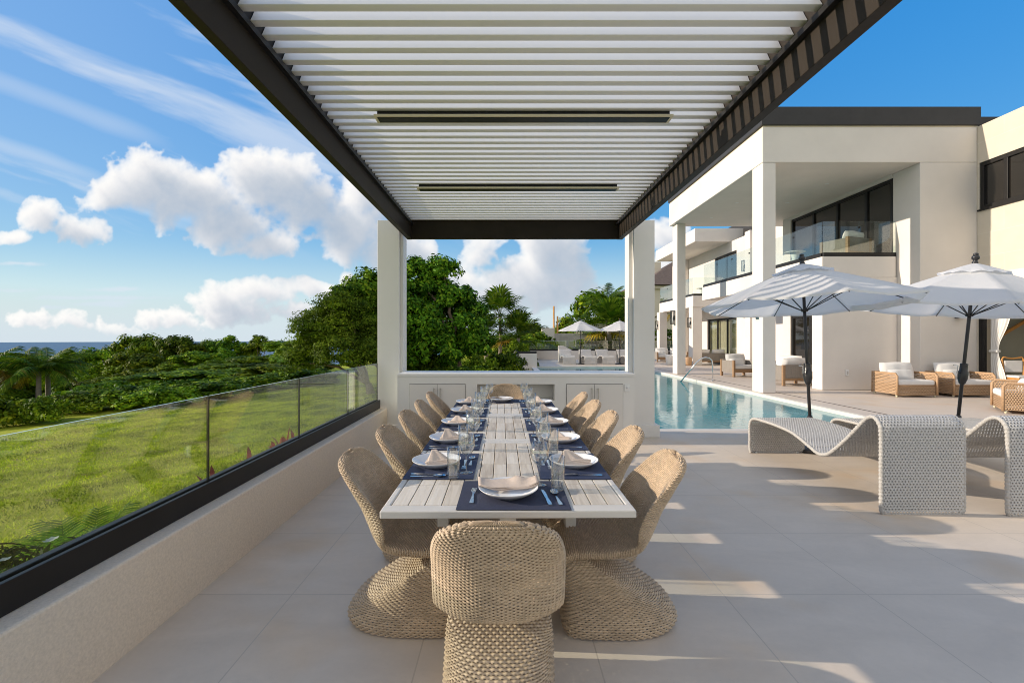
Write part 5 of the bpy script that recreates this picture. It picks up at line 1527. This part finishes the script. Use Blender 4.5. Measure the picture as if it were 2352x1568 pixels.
# ---- trees and shrubs behind the far terrace
def tree_at(items, d, bu, lab, m, nc, per, cr, size, seed, name='garden_tree', **k):
    return big_tree(items, d, bu, name, lab, m, nc, per, cr, size, seed, **k)
tree_at([(1224, 762, 24), (1205, 770, 18), (1240, 772, 18)], 44, 1224, 'small dark tree left of the wooden poles', L_dark, 110, 34, .55, .32, 61)
tree_at([(1232, 790, 32), (1205, 800, 26, -1), (1262, 800, 26, 1), (1225, 812, 36, -2)], 41, 1230, 'rounded bright green bush before the concrete house', L_lime, 210, 36, .5, .28, 62, name='garden_bush')
tree_at([(1300, 742, 16), (1312, 762, 24), (1292, 765, 22)], 52, 1304, 'small tree behind the wooden poles', L_mid, 110, 34, .55, .34, 63)
tree_at([(1345, 700, 28), (1372, 690, 24), (1330, 722, 20), (1400, 712, 30), (1428, 705, 24)], 46, 1370, 'thin open tree with large leaves beside the coconut palm', L_mid, 75, 18, .8, .50, 64, aspect=.7)
tree_at([(1420, 740, 40), (1450, 760, 40), (1375, 765, 40), (1340, 770, 26)], 45, 1420, 'dense green thicket tree behind the distant parasols', L_dark, 200, 36, .6, .34, 65)
tree_at([(1320, 775, 20), (1350, 778, 22)], 49, 1335, 'green tree behind the concrete house', L_mid, 80, 36, .5, .3, 66)
tree_at([(1120, 800, 40), (1160, 795, 36, 2), (1195, 800, 34), (1090, 790, 44, 3), (1225, 815, 30, -2), (1060, 800, 50, 4)], 46, 1150, 'dense green thicket behind the fan palms', L_dark, 300, 44, .6, .32, 67)
tree_at([(1190, 818, 36), (1225, 822, 30, 1), (1150, 825, 36)], 38, 1190, 'leafy green bush at the foot of the fan palms', L_mid, 190, 40, .5, .26, 68, name='garden_bush')
def hedge(u0, u1, d, v, lab, m, seed, dep=1.6):
    a, c = px2(u0, v, d), px2(u1, v, d)
    g = -.3; rg = np.random.default_rng(seed)
    W_ = c.x - a.x; h = a.z - g
    t = thing('hedge', ((a.x + c.x) / 2, d, g), lab, 'hedge')
    n = int(W_ * h * 190 + W_ * dep * 160)
    x = rg.uniform(-W_ / 2, W_ / 2, n); y = rg.uniform(0, dep, n); top = h * (.90 + .10 * np.sin(x * 2.1) * np.cos(y * 3 + x))
    z = top * np.where(rg.uniform(0, 1, n) < .45, 1 + rg.normal(0, .02, n), rg.uniform(0, 1, n))
    V, F = leaves(np.stack([x, y - .2, z], 1), np.tile([-.25, -.4, .7], (n, 1)), .17, rg, .6, .7)
    mk('foliage', V, F, m, t); return t
hedge(1240, 1330, 37, 798, 'clipped green hedge behind the glass on the left of the far terrace', L_dark, 71)
hedge(1325, 1560, 37.5, 781, 'clipped green hedge behind the distant parasols', L_lime, 72, 2.2)
hedge(1500, 1640, 38, 757, 'tall green hedge seen between the far villa columns', L_dark, 73, 2.5)
# slope behind the counter: shrubs on the bank left of the pool
for (u, d, vt, w, k, lab) in [(1160, 22, 815, 95, 2, 'dark green shrub on the bank below the pool corner'), (1110, 21, 822, 80, 1, 'bright shrub on the bank between the palms and the big tree'), (1190, 25, 808, 90, 0, 'mid green shrub beside the far pool corner wall'), (1080, 19, 842, 120, 2, 'low dark shrub just above the counter top'), (1150, 17.5, 846, 130, 0, 'low spreading shrub above the counter top by the pool wall'), (1195, 29, 790, 60, 1, 'yellow green shrub under the fan palms'), (1010, 20, 846, 110, 2, 'low shrub at the foot of the tall leafy tree')]:
    p = px2(u, vt, d); g = tz(p.x, p.y)
    o = copy_tree(SH[k]); o.name = 'bank_shrub'
    o.location = (p.x, p.y, g - .05); o.scale = (w * d / 1045 / 2.1, w * d / 1045 / 2.1, max(.6, p.z - g) / 1.05); o.rotation_euler = (0, 0, rng.uniform(-.5, .5)); o['label'] = lab; o['group'] = 'shrubs on the bank by the pool'
rg = np.random.default_rng(91); n = 20000
y = rg.uniform(8.5, 33, n); x = rg.uniform(-2.5 - .14 * y, 1.2, n)
C = np.stack([x, y, TZ(x, y) + rg.uniform(0, .55, n) ** 1.2], 1)
V, F = leaves(C, np.tile([0, -.2, .8], (n, 1)), .13, rg, .4, .8)
o = mk('ground_cover', V, F, L_dark); o['kind'] = 'stuff'; o['label'] = 'low green ground cover on the bank behind the counter'
# ---- planting at the foot of the parapet wall
def cordyline(x, y, h, seed, lab):
    g = tz(x, y); t = thing('cordyline', (x, y, g), lab, 'plant', 'red cordylines beyond the balustrade'); rg = random.Random(seed)
    MB().tube([(0, 0, -.1), (.02, 0, h * .72)], [.022, .016], 8).build('stem', m_bark, t)
    mb = MB()
    for k in range(30):
        a = 2.4 * k; el = R(78 - 3.6 * k + rg.uniform(-8, 8)); L = .38 * rg.uniform(.8, 1.15)
        o_ = Vector((.02, 0, h * (.72 - .012 * k)))
        d = Vector((math.cos(a) * math.cos(el), math.sin(a) * math.cos(el), math.sin(el))); s_ = Vector((-math.sin(a), math.cos(a), 0))
        p = [o_, o_ + d * L * .35, o_ + d * L * .7 + Vector((0, 0, -.02)), o_ + d * L + Vector((0, 0, -.09))]
        w_ = [.008, .022, .019, .0]
        V = []
        for pp, ww_ in zip(p, w_): V += [pp - s_ * ww_, pp + s_ * ww_]
        mb.add(V, [(0, 1, 3, 2), (2, 3, 5, 4), (4, 5, 7, 6)])
    mb.build('foliage', L_red, t)
for k, (u, v, dd, lab) in enumerate([(487, 1082, 4.05, 'dark red cordyline behind the first glass joint'), (520, 1075, 4.3, 'small red cordyline just right of the first glass joint'), (574, 1038, 4.75, 'tall red cordyline between the two nearest glass joints'), (630, 1008, 5.3, 'red cordyline left of the second glass joint, front of three'), (652, 990, 5.6, 'red cordyline left of the second glass joint, tallest of three'), (676, 997, 5.75, 'red cordyline right beside the second glass joint')]):
    p = px2(u, v, dd); cordyline(p.x, p.y, p.z - tz(p.x, p.y) + .08, 80 + k, lab)
def young_palm(u, v, d, L, seed, lab):
    p = px2(u, v, d); g = tz(p.x, p.y)
    t = thing('young_palm', (p.x, p.y, g), lab, 'palm', 'young palms beyond the balustrade')
    mb = MB(); rg = random.Random(seed); h = p.z - g
    MB().tube([(0, 0, -.1), (0, 0, h * .72)], [.05, .03], 8).build('stem', m_palmbark, t)
    for k in range(6):
        M_ = Matrix.Translation((0, 0, h * .70)) @ Matrix.Rotation(2.4 * k + seed, 4, 'Z') @ Matrix.Rotation(-R(rg.uniform(35, 62)), 4, 'Y')
        pinnate(L * rg.uniform(.8, 1.1), .5, 20, L * .40, seed * 9 + k, mb, M_)
    mb.build('crown', L_young, t)
young_palm(150, 1232, 2.95, .50, 3, 'young green palm fronds just behind the nearest glass panel')
young_palm(205, 1212, 3.2, .48, 5, 'second young palm behind the nearest glass, beside white flowers')
young_palm(300, 1185, 3.55, .40, 7, 'small young palm farther along behind the nearest glass panel')
def flower_shrub(x, y, w, h, seed, lab, n=70):
    g = tz(x, y); t = thing('flowering_shrub', (x, y, g), lab, 'shrub', 'white flowering shrubs beyond the balustrade')
    rg = random.Random(seed)
    lob = [(rg.uniform(-w, w) * .6, rg.uniform(-w, w) * .6, h * rg.uniform(.35, .72), w * .55, w * .55, h * .28) for _ in range(5)]
    crown('foliage', t, lob, n, 32, .12, .075, L_dark, seed, aspect=.3)
    r2 = np.random.default_rng(seed); mb = MB()
    for k in range(26):
        l = lob[k % 5]; d = r2.normal(0, 1, 3); d[2] = abs(d[2]); d /= np.linalg.norm(d)
        c_ = np.array(l[:3]) + d * np.array(l[3:]) * 1.12
        for s in range(5):
            a = 2 * PI * s / 5; e = np.array([math.cos(a), math.sin(a), .35]) * .029; f_ = np.array([-math.sin(a), math.cos(a), 0]) * .013
            mb.add([c_, c_ + e * .6 + f_, c_ + e, c_ + e * .6 - f_], [(0, 1, 2, 3)])
    mb.build('blossoms', L_flower, t)
flower_shrub(-2.62, 2.45, .34, 1.30, 5, 'dark leafy shrub with white flowers behind the nearest glass')
flower_shrub(-2.56, 3.02, .22, 1.13, 6, 'small white flowering shrub between the young palms')
flower_shrub(-2.9, 2.15, .34, 1.25, 7, 'white flowering shrub cut by the left picture edge')
flower_shrub(-2.55, 3.7, .18, 1.05, 8, 'low white flowering shrub farther along the glass')
